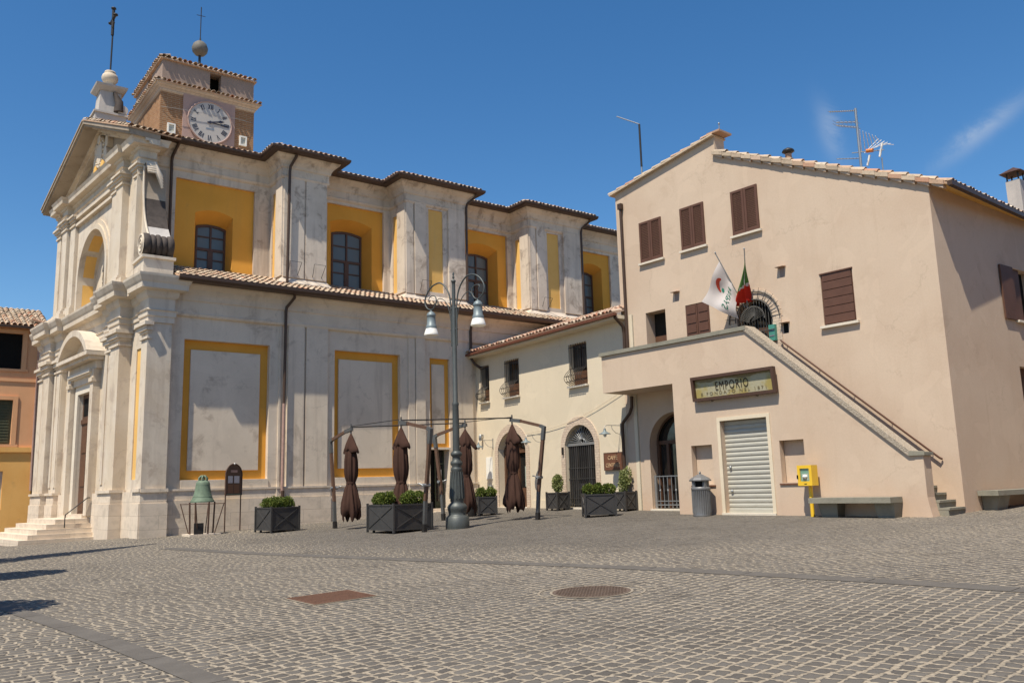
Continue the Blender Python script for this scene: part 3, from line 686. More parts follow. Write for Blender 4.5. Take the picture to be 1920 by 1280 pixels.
# --- west front
def build_front():
    m = 'front'; w = MB()
    door = rect(6.12, 7.88, .92, 5.62)
    w.wall(FAC, [(W0, -.3), (W1, -.3), (W1, 8.9), (W0, 8.9)], [(door, .12, 'marble')]+[(rect(a, b, 2.1, 6.6), .04, m) for a, b in mir(.80, 1.50)], m, d=-.12)
    blk = Fr(7.3, 29.86, 0, -1)
    w.wall(blk, rect(0.05, .84, -.3, 8.9), [], m); w.box(8.09, 8.137, 29.868, 30.1, -.3, 8.89, m)
    w.prism(FAC, [(W1-.02, -.3), (W1, -.3), (W1, 8.9), (W1-.02, 8.9)], -1.4, -.12, m)
    w.build('front_wall', church)
    for a, b in mir(.80, 1.50):
        q = MB(); q.fbox(FAC, a-.02, b+.02, -.20, -.16, 2.08, 6.62, 'ochre_pale'); q.build('ochre_strip', church)
    PILS = mir(W0, .72)+mir(2.06, 2.98)+mir(3.12, 4.1)
    DEP = {W0: 0, 2.06: .30, 3.12: .10}
    def dep(a, b):
        for k, v in DEP.items():
            if abs(a-k) < .01 or abs(2*TC-b-k) < .01: return v
    for a, b in PILS:
        d = dep(a, b); q = MB()
        q.fbox(FAC, a, b, -.12, d, 1.72, 7.0, m)
        if d == .10: 
            q.fbox(FAC, a+.05, a+.28, d, d+.04, 2.0, 6.7, m); q.fbox(FAC, b-.28, b-.05, d, d+.04, 2.0, 6.7, m)
        for (z0, z1, e) in ((6.78, 6.86, .06), (6.98, 7.06, .05), (7.06, 7.22, .12), (7.22, 7.34, .20)):
            q.fbox(FAC, a-e, b+e, -.1, d+e, z0, z1, m)
        for (z0, z1, e) in ((-.3, 1.30, .10), (1.30, 1.68, .06), (1.68, 1.78, .12)):
            q.fbox(FAC, a-e*.6, b+e*.6, -.1, d+e, z0, z1, 'travertine')
        q.build('pilaster', church)
    q = MB()   # plinth between pilasters and round the corner
    for a, b in ((.76, 2.02), (4.12, 5.75), (8.25, 9.88), (11.98, 13.24)): q = MB(); q.fbox(FAC, a, b, -.11, -.02, -.3, 1.70, 'travertine'); q.build('front_plinth', church)
    q = MB()
    for (z0, z1, e) in ((-.3, 1.30, .09), (1.30, 1.66, .05), (1.66, 1.78, .10)): q.box(7.33, 8.14+e*.6, 29.86-e, 30.2, z0, z1, 'travertine')
    q.build('corner_plinth', church)
    # entablature breaking forward over the pilasters
    pts = []
    def add(t, d): pts.append(FAC.P(t, d, 0).to_2d())
    pr = sorted(PILS)[::-1]
    for a, b in pr:
        d = dep(a, b)
        add(b+.05, -.12) if b < W1-.01 else None
        add(b+(.05 if b < W1-.01 else 0), d)
        add(a-(.05 if a > W0 else 0), d)
        if a > W0: add(a-.05, -.12)
    corner = Vector((pts[-1].x-.0, 29.86)); pts[-1] = corner
    pts += [Vector((8.14, 29.86)), Vector((8.14, 30.2))]
    e = MB(); e.moulding(pts, [(0, 7.34), (.06, 7.34), (.06, 7.54), (.10, 7.56), (.10, 7.72), (.15, 7.76), (.06, 7.80), (.06, 8.16), (.12, 8.22), (.16, 8.30), (.18, 8.42), (.40, 8.46), (.41, 8.64), (.45, 8.70), (.52, 8.86), (.53, 8.94), (0, 9.06)], m)
    e.add([FAC.P(t, d, 9.0) for t, d in ((W0, .1), (W1, .1), (W1, -1.5), (W0, -1.5))], [(0, 1, 2, 3)], m)
    e.build('front_entablature', church)
    # ---- portal
    q = MB()
    for (a, b) in ((5.78, 6.12), (7.88, 8.22)): q.fbox(FAC, a, b, -.14, -.02, .9, 5.62, 'marble'); 
    q.fbox(FAC, 5.78, 8.22, -.14, -.02, 5.62, 5.95, 'marble'); q.fbox(FAC, 5.7, 8.3, -.14, .06, 5.95, 6.28, m); q.fbox(FAC, 5.55, 8.45, -.14, .26, 6.28, 6.40, 'marble'); q.fbox(FAC, 5.65, 8.35, -.14, .18, 6.22, 6.28, 'marble')
    for a, b in ((5.35, 5.72), (8.28, 8.65)): q.fbox(FAC, a, b, -.14, .16, .9, 6.4, m); q.fbox(FAC, a-.03, b+.03, -.14, .22, 5.9, 6.05, m)
    q.fbox(FAC, 5.2, 8.8, -.14, .10, 6.40, 6.72, m)
    q.build('portal', church)
    h = MB()   # segmental hood
    h.fbox(FAC, 5.05, 8.95, -.14, .42, 6.72, 6.86, m); h.fbox(FAC, 4.95, 9.05, -.14, .56, 6.86, 7.0, m)
    o = archpoly(4.95, 9.05, 7.0, 7.02, 8.05, 18)[2:]; i_ = archpoly(5.25, 8.75, 7.0, 7.02, 7.80, 18)[2:]
    n = len(o); V = [FAC.P(t, .56, z) for t, z in o]+[FAC.P(t, .56, z) for t, z in i_]+[FAC.P(t, -.13, z) for t, z in o]+[FAC.P(t, .0, z) for t, z in i_]
    F_ = []
    for k in range(n-1): F_ += [(k, k+1, n+k+1, n+k), (k, 2*n+k, 2*n+k+1, k+1), (n+k, n+k+1, 3*n+k+1, 3*n+k)]
    h.add(V, F_, m); h.prism(FAC, i_+[(i_[-1][0], 7.0), (i_[0][0], 7.0)], -.1, .0, m)
    h.build('portal_hood', church)
    d = MB(); d.fbox(FAC, 6.12, 7.88, -.34, -.24, .92, 5.62, 'door_wood')
    for a, b in ((6.2, 6.97), (7.03, 7.8)):
        for z0, z1 in ((1.05, 1.9), (2.0, 3.2), (3.3, 4.3)): d.fbox(FAC, a+.06, b-.06, -.245, -.21, z0, z1, 'door_wood')
    d.fbox(FAC, 6.12, 7.88, -.26, -.19, 4.45, 4.62, 'door_wood'); d.fbox(FAC, 6.3, 7.7, -.25, -.225, 4.75, 5.45, 'dark')
    dd = d.build('main_door', church)
    # ---- steps
    s = MB()
    for k in range(5):
        z = .80-.165*k; e = .20*k
        s.fbox(FAC, 5.45-.14*k, 8.55+.9+.3*k, -.1, 1.15+e+.12*k, z-.165 if k < 4 else -.35, z, 'travertine')
    s.fbox(FAC, 6.0, 8.0, -.5, .12, .8, .93, 'travertine')
    hr = MB(); hr.tube([FAC.P(5.3, .05, 1.55), FAC.P(5.3, .14, 1.55), FAC.P(5.2, .9, .95), FAC.P(5.2, .9, .5)], .02, 'dark_metal', 6); hr.build('handrail', church)
    s.build('front_steps', church)
    # ---- upper storey
    U0, U1 = 1.68, 2*TC-1.68
    u = MB(); ar = archpoly(TC-1.78, TC+1.78, 9.25, 10.5, 12.28, 20)
    u.wall(FAC, rect(U0, U1, 8.9, 14.9), [(ar, .62)], m, d=-.10)
    u.prism(FAC, [(U1-.03, 8.9), (U1, 8.9), (U1, 14.9), (U1-.03, 14.9)], -1.4, -.1, m)
    u.box(7.16, 7.75, 31.47, 31.53, 8.9, 14.9, m); u.box(7.70, 7.75, 31.53, 32.1, 8.9, 14.9, m)
    u.build('upper_front_wall', church)
    n_ = MB(); n_.fbox(FAC, TC-2, TC+2, -.80, -.70, 9, 12.6, m)
    n_.build('niche_wall', church)
    def intrados(pts, d0, d1):
        oc = MB(); A = [FAC.P(t, d0, z) for t, z in pts]; B = [FAC.P(t, d1, z) for t, z in pts]; n = len(pts)
        oc.add(A+B, [(k, k+1, n+k+1, n+k) for k in range(n-1)], 'ochre_pale'); oc.build('niche_panel', church)
    for sg in (1, -1):
        intrados([(TC+sg*1.772, 9.3), (TC+sg*1.772, 10.35)], -.20, -.62)
        for a0, a1 in ((6, 36), (44, 74)): intrados([(TC+sg*1.772*math.cos(rad(a)), 10.5+1.772*math.sin(rad(a))) for a in [a0+(a1-a0)*k/6 for k in range(7)]], -.20, -.62)
    nw = MB(); ap = archpoly(TC-.72, TC+.72, 9.3, 10.6, 11.3, 14); nw.prism(FAC, ap, -.70, -.675, 'pane_dark')
    ip = archpoly(TC-.85, TC+.85, 9.3, 10.6, 11.43, 14); k = len(ap)
    nw.add([FAC.P(t, -.62, z) for t, z in ip]+[FAC.P(t, -.62, z) for t, z in ap], [(i, (i+1) % k, k+(i+1) % k, k+i) for i in range(2, k-1)], m)
    for x in (-.36, 0, .36): nw.fbox(FAC, TC+x-.02, TC+x+.02, -.675, -.655, 9.3, 11.2, 'dark_metal')
    for z in (9.8, 10.3, 10.8): nw.fbox(FAC, TC-.72, TC+.72, -.675, -.66, z-.02, z+.02, 'dark_metal')
    nw.build('niche_window', church)
    av = MB()
    for (r0, r1, d) in ((1.78, 1.98, .02), (1.98, 2.18, -.04)):
        o = [(TC+r1, 9.2)]+arc(TC, 10.5, r1, 0, 180, 24)+[(TC-r1, 9.2)]; i_ = [(TC+r0, 9.2)]+arc(TC, 10.5, r0, 0, 180, 24)+[(TC-r0, 9.2)]; n = len(o)
        V = [FAC.P(t, d, z) for t, z in o]+[FAC.P(t, d, z) for t, z in i_]+[FAC.P(t, -.1, z) for t, z in o]+[FAC.P(t, -.1, z) for t, z in i_]
        F_ = []
        for k in range(n-1): F_ += [(k, k+1, n+k+1, n+k), (k, 2*n+k, 2*n+k+1, k+1), (n+k, n+k+1, 3*n+k+1, 3*n+k)]
        av.add(V, F_, m)
    av.build('archivolt', church)
    UP = mir(U0, 2.25)+mir(3.05, 3.75)+mir(3.75+.15, 4.6)
    UD = [0, 0, .15, .15, .04, .04]
    for (a, b), d in zip(UP, UD):
        q = MB(); q.fbox(FAC, a, b, -.1, d, 9.0, 13.5, m)
        for (z0, z1, e) in ((9.0, 9.45, .10), (9.45, 9.55, .05), (13.05, 13.13, .05), (13.22, 13.32, .05), (13.32, 13.42, .12), (13.42, 13.5, .18)): q.fbox(FAC, a-e, b+e, -.1, d+e, z0, z1, m)
        q.build('upper_pilaster', church)
    q = MB(); q.fbox(FAC, 4.65, 9.35, -.1, .05, 13.0, 13.12, m); q.fbox(FAC, 4.6, 9.4, -.1, .08, 13.3, 13.42, m); q.build('string_course', church)
    # cornice under the pediment
    pts = []
    for a, b, d in ((11.75, U1, .0), (10.25, 10.95, .13), (3.05, 3.75, .13), (U0, 2.25, 0)):
        for t, dd_ in ((b, -.1), (b, d), (a, d), (a, -.1)):
            if (t, dd_) in ((U1, -.1), (U0, -.1)): continue
            pts.append(FAC.P(t, dd_, 0).to_2d())
    pts[-1] = Vector((pts[-1].x, 31.47)); pts += [Vector((7.75, 31.47)), Vector((7.75, 32.0))]
    q = MB(); q.moulding(pts, [(0, 13.5), (.06, 13.5), (.06, 13.66), (.12, 13.70), (.05, 13.74), (.05, 13.98), (.12, 14.02), (.14, 14.10), (.36, 14.13), (.38, 14.26), (.44, 14.38), (0, 14.42)], m)
    q.build('pediment_cornice', church)
    ap_z = 16.72; e0, e1 = U0-.50, U1+.50
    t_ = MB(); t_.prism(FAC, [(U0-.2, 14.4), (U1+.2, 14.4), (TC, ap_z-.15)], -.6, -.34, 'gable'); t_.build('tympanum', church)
    rk = MB()
    sl_ = (ap_z-14.42)/(TC-e0)
    for sgn in (1, -1):
        f = lambda t: TC+(t-TC)*sgn
        for (h0, h1, d) in ((-.02, .12, .62), (-.10, -.02, .56), (-.20, -.10, .02), (-.30, -.20, -.12)):
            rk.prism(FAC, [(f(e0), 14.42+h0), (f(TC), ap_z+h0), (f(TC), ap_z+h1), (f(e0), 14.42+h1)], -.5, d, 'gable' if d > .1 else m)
    rk.build('raking_cornice', church)
    rt = MB()
    upR = (FAC.P(TC, 0, ap_z)-FAC.P(e0, 0, 14.42)).normalized(); L = (FAC.P(TC, 0, ap_z)-FAC.P(e0, 0, 14.42)).length
    o = FAC.P(e0-.05, .66, 14.58); rt.tiles(o, -FAC.n, upR, 1.9, L, 'tile', .22, .36, .088)
    upL = (FAC.P(TC, 0, ap_z)-FAC.P(e1, 0, 14.42)).normalized(); rt.tiles(FAC.P(e1+.05, .66, 14.58), -FAC.n, upL, 1.9, L, 'tile', .22, .36, .088)
    rt.build('pediment_roof', church)
    # cartouche
    q = MB()
    def oval(cx, cz, rx, rz, d0, d1, mm, nn=20):
        d0 -= .30; d1 -= .22
        q.prism(FAC, [(cx+rx*math.cos(2*math.pi*k/nn), cz+rz*math.sin(2*math.pi*k/nn)) for k in range(nn)], d0, d1, mm)
    oval(TC, 15.62, .52, .66, -.05, .10, m); oval(TC, 15.62, .36, .50, .1, .16, m); oval(TC, 16.18, .20, .18, -.05, .2, m)
    for sg in (-1, 1):
        oval(TC+sg*.62, 15.35, .24, .34, -.05, .12, m); oval(TC+sg*.68, 15.95, .18, .30, -.05, .10, m); oval(TC+sg*.95, 14.98, .34, .16, -.05, .08, m); oval(TC+sg*.45, 14.95, .2, .22, -.05, .16, 'ochre_pale')
    for k in range(18):
        a = 2*math.pi*k/18; c = FAC.P(TC+.48*math.cos(a), -.12, 15.62+.62*math.sin(a)); q.lathe(c-Vector((0, 0, .06)), [(.01, 0), (.07, .03), (.08, .06), (.07, .1), (.01, .13)], m, 8)
    q.build('cartouche', church)
    # volute leaning on the corner
    pr_ = []
    for k in range(13):
        a = k/12; pr_.append((31.36-1.05*(a**2.9), 13.35-2.9*a))
    v = MB(); x0, x1 = 7.38, 8.12
    top = [(x0, y, z) for y, z in pr_]+[(x1, y, z) for y, z in pr_]; n = len(pr_)
    bk = [(x0, 32.05, z) for y, z in pr_]+[(x1, 32.05, z) for y, z in pr_]
    for k in range(n-1):
        mm = 'slate' if 5 <= k < 10 else ('grey_chimney' if k >= 10 else 'gable')  # upper part coloured darker for the shade of the cornice above
        v.add([top[k], top[k+1], top[n+k+1], top[n+k]], [(0, 1, 2, 3)], mm)
        v.add([top[k], top[k+1], bk[k+1], bk[k]], [(0, 1, 2, 3)], m); v.add([top[n+k], top[n+k+1], bk[n+k+1], bk[n+k]], [(0, 1, 2, 3)], m)
    for xx in (x0, ):
        v.tube([(xx-.02, y-.02, z) for y, z in pr_], .045, m, 6)
    for k in range(5): v.tube([(x0+.02, 31.24-.06*k, 13.42-.09*k), (x0+.3, 31.20-.06*k, 13.45-.1*k), (x1-.2, 31.24-.06*k, 13.0-.12*k)], .10-.012*k, m, 8)
    cy, cz = 30.34, 10.14
    for (xa, xb, r) in ((7.14, 7.38, .42), (7.38, 7.56, .395), (7.56, 7.74, .415), (7.74, 7.94, .385), (7.94, 8.16, .41)):
        xm = (xa+xb)/2
        v.tube([(xa, cy, cz), (xa+.04, cy, cz), (xm, cy, cz), (xb-.04, cy, cz), (xb, cy, cz)], [r*.86, r*.97, r, r*.97, r*.86], 'slate', 22)
    sp = []
    for k in range(46):
        a = k*.32; r = .38*(1-k/48); sp.append((7.12, cy+r*math.cos(a), cz+r*math.sin(a)))
    v.tube(sp, .03, 'front', 6)
    v.tube([(7.12, cy, cz), (7.135, cy, cz)], .39, 'front', 22)
    v.build('volute', church)
    pd = MB(); pd.box(7.15, 8.14, 29.98, 31.3, 9.0, 9.60, m); pd.box(7.08, 8.2, 29.91, 31.3, 9.60, 9.70, m); pd.build('volute_pedestal', church)
    # parapet bits over the lower cornice
    for a, b in mir(2.0, 4.2): pp = MB(); pp.fbox(FAC, a, b, -.1, .38, 9.02, 9.25, m); pp.build('pilaster_pedestal', church)
    # finial with cross on the gable
    fx, fy = 7.15, 37.05
    q = MB()
    def sq(r, z0, z1, r2=None, mm='grey_chimney'):
        r2 = r if r2 is None else r2
        q.hexa([(fx-r, fy-r, z0), (fx+r, fy-r, z0), (fx+r, fy+r, z0), (fx-r, fy+r, z0), (fx-r2, fy-r2, z1), (fx+r2, fy-r2, z1), (fx+r2, fy+r2, z1), (fx-r2, fy+r2, z1)], mm)
    sq(.62, 16.6, 17.25, .60); sq(.66, 17.25, 17.33); sq(.46, 17.33, 18.35, .40); sq(.44, 18.35, 18.5, .60); sq(.60, 18.5, 18.58, .62); sq(.62, 18.58, 18.64, .35)
    q.lathe((fx, fy, 18.64), [(.34, 0), (.36, .06), (.22, .12), (.18, .2), (.24, .26), (.31, .36), (.33, .48), (.29, .6), (.20, .66), (.23, .70), (.21, .76), (.05, .82)], 'front', 20)
    q.tube([(fx+.46, fy-.62, 17.55), (fx+.46, fy+.1, 17.55)], .2, 'grey_chimney', 14); q.tube([(fx+.3, fy-.54, 17.45), (fx+.3, fy-.54, 17.9), (fx+.1, fy-.5, 18.3)], [.2, .16, .06], 'slate', 10)
    fo = q.build('finial', church)
    c = MB(); c.tube([(fx, fy, 19.4), (fx+.02, fy, 22.4)], .035, 'dark_metal', 8)
    cz2 = 21.85
    c.tube([(fx, fy-.42, cz2-.0), (fx, fy+.42, cz2)], .06, 'dark_metal', 6); c.tube([(fx, fy, cz2-.75), (fx, fy, cz2+.5)], .065, 'dark_metal', 6)
    for p in ((fx, fy-.42, cz2), (fx, fy+.42, cz2), (fx, fy, cz2+.5)): c.lathe((p[0], p[1], p[2]-.08), [(.01, 0), (.1, .05), (.11, .08), (.1, .11), (.01, .16)], 'dark_metal', 8)
    c.tube([(fx, fy-.25, cz2-.25), (fx, fy, cz2-.5), (fx, fy+.25, cz2-.25)], .03, 'dark_metal', 6)
    c.build('cross', fo)
build_front()

# ------------------------------------------------------------------ clock tower behind the nave roof
def build_tower():
    X0, X1, Y0, Y1 = 8.72, 12.68, 35.0, 39.4
    t = thing('clock_tower', 'square brick clock tower with low tiled roof rising behind the church', 'tower', ((X0+X1)/2, (Y0+Y1)/2, 14))
    w = MB(); w.box(X0, X1, Y0, Y1, 13.0, 18.40, 'brick'); w.build('shaft', t)
    S = Fr(0, Y0, 0, -1)
    p = MB(); p.fbox(S, 9.62, 11.82, 0, .06, 14.5, 18.3, 'rose'); p.build('clock_panel', t)
    c = MB(); path = [(X0, Y1), (X0, Y0), (X1, Y0), (X1, Y1), (X0, Y1)]
    c.moulding(path, [(0, 18.16), (.04, 18.20), (.07, 18.30), (.19, 18.42), (.23, 18.50), (.0, 18.56)], 'brick_pale', cap=False); c.build('tower_cornice', t)
    rt = MB()
    rt.tiles((X0-.26, Y0-.26, 18.53), (1, 0, 0), (0, 1, .25), X1-X0+.52, .32, 'tile', .2, .4, .075); rt.tiles((X0-.26, Y1+.2, 18.53), (0, -1, 0), (1, 0, .25), Y1-Y0+.46, .32, 'tile', .2, .4, .075)
    rt.build('cornice_tiles', t)
    b = MB(); z0, z1 = 18.56, 19.66
    i = .03
    for a0, a1 in ((X0+i, 10.72), (11.20, X1-i)): b.box(a0, a1, Y0+i, Y0+i+.35, z0, z1, 'tower_lav')
    for a0, a1 in ((Y0+i+.36, 36.7), (37.3, Y1-i)): b.box(X0+i, X0+i+.35, a0, a1, z0, z1, 'tower_lav')
    b.box(X1-i-.35, X1-i, Y0+i+.36, Y1-i, z0, z1, 'tower_lav'); b.box(X0+i+.36, X1-i-.36, Y1-i-.35, Y1-i, z0, z1, 'tower_lav')
    b.box(10.72, 11.20, Y0+i, Y0+i+.34, 19.54, z1, 'tower_lav'); b.box(10.6, 11.3, Y0+.7, Y0+.8, z0, z1, 'dark'); b.box(X0+.7, X0+.8, 36.6, 37.4, z0, z1, 'dark'); b.box(9, 12.4, 35.2, 39, 18.4, 18.57, 'tower_lav')
    b.build('belfry', t)
    r = MB(); cx, cy = (X0+X1)/2, (Y0+Y1)/2; e = .07; zt = 20.55
    P0 = [Vector((X0-e, Y0-e, z1)), Vector((X1+e, Y0-e, z1)), Vector((X1+e, Y1+e, z1)), Vector((X0-e, Y1+e, z1))]; ap = Vector((cx, cy, zt))
    r.add(P0+[ap]+[p-Vector((0, 0, .06)) for p in P0], [(0, 1, 4), (1, 2, 4), (2, 3, 4), (3, 0, 4), (5, 6, 7, 8), (0, 5, 6, 1), (3, 8, 5, 0), (1, 6, 7, 2)], 'tile')
    for k in range(2):   # front and left slopes, rows shortening to the hips
        a, c2 = (P0[0], P0[1]) if k == 0 else (P0[3], P0[0]); u = (c2-a).normalized(); mid = (a+c2)/2; upv = (ap-mid); Lr = upv.length; upv.normalize(); W_ = (c2-a).length
        nr = int(Lr/.4)
        for j in range(nr):
            y = j*.4; ww = W_*(1-y/Lr)
            r.tiles(mid-u*ww/2+upv*y+Vector((0, 0, .01)), u, upv, ww, .4, 'tile', .22, .4, .085, sheet=False)
    r.build('tower_roof', t)
    bl = MB(); bx, by = 11.0, 37.6
    bl.tube([(bx, by, 20.4), (bx, by, 21.7)], .06, 'dark_metal', 8); bl.lathe((bx, by, 21.55), [(.02, 0), (.22, .06), (.33, .2), (.36, .38), (.30, .56), (.18, .68), (.02, .72)], 'old_lead', 20)
    bl.tube([(bx, by, 22.2), (bx, by, 24.0)], .022, 'dark_metal', 6); bl.tube([(bx-.2, by, 23.55), (bx+.2, by, 23.58)], .014, 'dark_metal', 5); bl.tube([(bx, by, 22.25), (bx, by, 22.45)], [.05, .03], 'dark_metal', 6)
    bl.build('ball_finial', t)
    # clock
    ck = MB(); C = (10.74, 17.20); Rr = .90
    ck.prism(S, [(C[0]+Rr*math.cos(2*math.pi*k/48), C[1]+Rr*math.sin(2*math.pi*k/48)) for k in range(48)], .05, .12, 'clock_face')
    o = [S.P(C[0]+Rr*1.02*math.cos(2*math.pi*k/48), .12, C[1]+Rr*1.02*math.sin(2*math.pi*k/48)) for k in range(48)]
    ck.tube(o+[o[0]], .035, 'rose', 6, caps=False)
    cko = ck.build('clock', t)
    nm = MB()
    def bar(cx_, cz_, rot, x0, x1, y0, y1, slant=0):
        q = []
        for x, y in ((x0, y0), (x1, y0), (x1+slant, y1), (x0+slant, y1)):
            q.append((cx_+x*math.cos(rot)-y*math.sin(rot), cz_+x*math.sin(rot)+y*math.cos(rot)))
        nm.prism(S, q, .12, .128, 'blue_black')
    NUM = ['XII', 'I', 'II', 'III', 'IIII', 'V', 'VI', 'VII', 'VIII', 'IX', 'X', 'XI']
    for k, s_ in enumerate(NUM):
        a = math.pi/2-k*math.pi/6; cx_, cz_ = C[0]+.70*math.cos(a), C[1]+.70*math.sin(a); rot = a-math.pi/2
        wd = {'I': .055, 'V': .12, 'X': .13}; tot = sum(wd[c] for c in s_); x = -tot/2; h = .11
        for c in s_:
            if c == 'I': bar(cx_, cz_, rot, x+.012, x+.044, -h, h)
            elif c == 'V': bar(cx_, cz_, rot, x+.045, x+.07, -h, h, -.045); bar(cx_, cz_, rot, x+.045, x+.06, -h, h, .05)
            else: bar(cx_, cz_, rot, x+.01, x+.04, -h, h, .075); bar(cx_, cz_, rot, x+.085, x+.105, -h, h, -.075)
            x += wd[c]
        
    nm.build('numerals', cko)
    hd = MB()
    for ang, Ln, wdt in ((14, .62, .045), (-2, .78, .03)):
        a = rad(ang); ca, sa = math.cos(a), math.sin(a)
        q = [(-.12, -wdt*.6), (Ln*.55, -wdt*.7), (Ln*.72, -wdt*1.5), (Ln, 0), (Ln*.72, wdt*1.5), (Ln*.55, wdt*.7), (-.12, wdt*.6)]
        hd.prism(S, [(C[0]+x*ca-y*sa, C[1]+x*sa+y*ca) for x, y in q], .135+.01*(ang > 0), .145+.01*(ang > 0), 'blue_black')
    hd.prism(S, [(C[0]+.06*math.cos(k), C[1]+.06*math.sin(k)) for k in [i*math.pi/6 for i in range(12)]], .13, .165, 'blue_black')
    hd.prism(S, rect(C[0]-.17, C[0]+.17, C[1]-.33, C[1]-.26), .12, .126, 'grey_metal')
    hd.build('clock_hands', cko)
    for x in (9.18, 12.2):
        wn_ = MB(); z = 16.58 if x < 10 else 16.72
        for q in (rect(x-.16, x-.10, z-.22, z+.22), rect(x+.10, x+.16, z-.22, z+.22), rect(x-.1, x+.1, z+.16, z+.22), rect(x-.1, x+.1, z-.22, z-.16)): wn_.prism(S, q, 0, .09, 'white_paint')
        wn_.prism(S, rect(x-.1, x+.1, z-.16, z+.16), 0, .03, 'curtain')
        for k in (-.05, 0, .05): wn_.prism(S, rect(x+k-.006, x+k+.006, z-.16, z+.16), .03, .05, 'white_paint'); wn_.prism(S, rect(x-.1, x+.1, z+k*2-.006, z+k*2+.006), .03, .045, 'white_paint')
        wn_.build('vent_window', t)
build_tower()

# ------------------------------------------------------------------ far house beside the church front
def build_far_house():
    H = Fr(0, 50, 0, -1)
    h = thing('corner_house', 'orange house with green shutters and tiled roof left of the church', 'house', (3, 50, 0))
    w = MB()
    w.wall(H, rect(-9, 7.05, -.5, 4.1), [(rect(3.5, 5.72, 1.1, 3.0), .25)], 'orange'); w.wall(H, rect(-9, 7.05, 4.1, 10.4), [(rect(4.4, 5.95, 4.35, 6.6), .22), (rect(4.55, 6.2, 8.2, 10.05), .25)], 'salmon')
    w.box(7.0, 7.05, 50, 56, -.5, 10.4, 'salmon'); w.box(7.05, 9.5, 53.5, 53.6, -.5, 10.2, 'salmon')
    w.build('wall', h)
    b = MB(); b.fbox(H, -9, 7.08, 0, .10, 3.95, 4.2, 'orange'); b.fbox(H, -9, 7.08, 0, .05, 7.55, 7.72, 'salmon'); b.build('string_course', h)
    for (t0, t1, z0, z1, m) in ((4.4, 5.95, 4.35, 6.6, 'shutter_green'), (4.55, 6.2, 8.2, 10.05, 'dark'), (3.5, 5.72, 1.1, 3.0, 'grey_chimney')):
        q = MB(); q.fbox(H, t0, t1, -.3, -.18, z0, z1, m)
        if m == 'shutter_green':
            for k in range(14): q.fbox(H, t0+.1, (t0+t1)/2-.05, -.18, -.15, z0+.1+k*.15, z0+.19+k*.15, m); q.fbox(H, (t0+t1)/2+.05, t1-.1, -.18, -.15, z0+.1+k*.15, z0+.19+k*.15, m)
        wo = q.build('window', h)
        f = MB(); e = .22
        if m != 'grey_chimney':
            for r_ in (rect(t0-e, t0, z0, z1), rect(t1, t1+e, z0, z1), rect(t0-e, t1+e, z1, z1+.2), rect(t0-e-.1, t1+e+.1, z0-.14, z0)): f.prism(H, r_, 0, .06, 'salmon')
            f.build('window_frame', wo)
    # wing between house and church, lit end
    r = MB(); r.tiles((-9, 49.55, 10.42), (1, 0, 0), (0, 1, .40), 16.4, 4.3, 'tile', .26, .42, .105)
    r.add([(-9, 49.6, 10.38), (7.4, 49.6, 10.38), (7.4, 53.5, 12.05), (-9, 53.5, 12.05), (7.4, 57.5, 10.38), (-9, 57.5, 10.38)], [(0, 1, 2, 3), (3, 2, 4, 5)], 'tile')
    r.tiles((7.45, 49.5, 10.40), (0, 1, 0), (-1, 0, .42), 6, 1.0, 'tile', .26, .42, .105, sheet=False)
    r.build('roof', h)
    g = MB(); g.fbox(H, -9, 7.5, .42, .54, 10.28, 10.40, 'gutter'); g.tube([(6.85, 49.4, 10.3), (6.95, 49.85, 9.9), (6.98, 49.88, 2)], .07, 'copper', 8); g.build('downpipe', h)
    k = MB(); w2 = thing('side_house', 'narrow sunlit house wall with green shutters squeezed against the church front', 'house', (8.5, 52.4, 0))
    k.box(7.1, 10.5, 52.0, 52.2, -.5, 10.0, 'ochre_pale'); k.build('wall', w2)
    for z0 in (4.4, 8.0):
        q = MB(); q.box(7.55, 8.1, 51.88, 51.98, z0, z0+2.0, 'shutter_green'); q.box(7.45, 8.2, 51.85, 51.98, z0-.12, z0-.01, 'salmon'); q.build('shutter', w2)
build_far_house()

# ------------------------------------------------------------------ cafe building
cafe = thing('cafe_building', 'low cream cafe building with tiled roof between the church and the pink house', 'building', (21, 25, .6))
def grille(fr, t0, t1, z0, z1, parent, n=8, bulge=.30):
    g = MB(); zb = z0+.58
    for k in range(n+1):
        t = t0+(t1-t0)*k/n; P = []
        for z in [z1, zb+.1, zb]: P.append(fr.P(t, .05, z))
        for a in range(1, 8): 
            q = a/8; P.append(fr.P(t, .05+bulge*math.sin(q*math.pi)**.8*(.6+.55*q), zb-(zb-z0)*q))
        P.append(fr.P(t, .04, z0)); g.tube(P, .011, 'dark_metal', 5)
    for z in (zb+.02, z1-.12): g.fbox(fr, t0-.02, t1+.02, .04, .06, z-.012, z+.012, 'dark_metal')
    for q in (.45, .8):
        d = .05+bulge*math.sin(q*math.pi)**.8*(.6+.55*q); z = zb-(zb-z0)*q; g.tube([fr.P(t0, .04, z), fr.P(t0, d, z), fr.P(t1, d, z), fr.P(t1, .04, z)], .010, 'dark_metal', 5)
    return g.build('grille', parent)
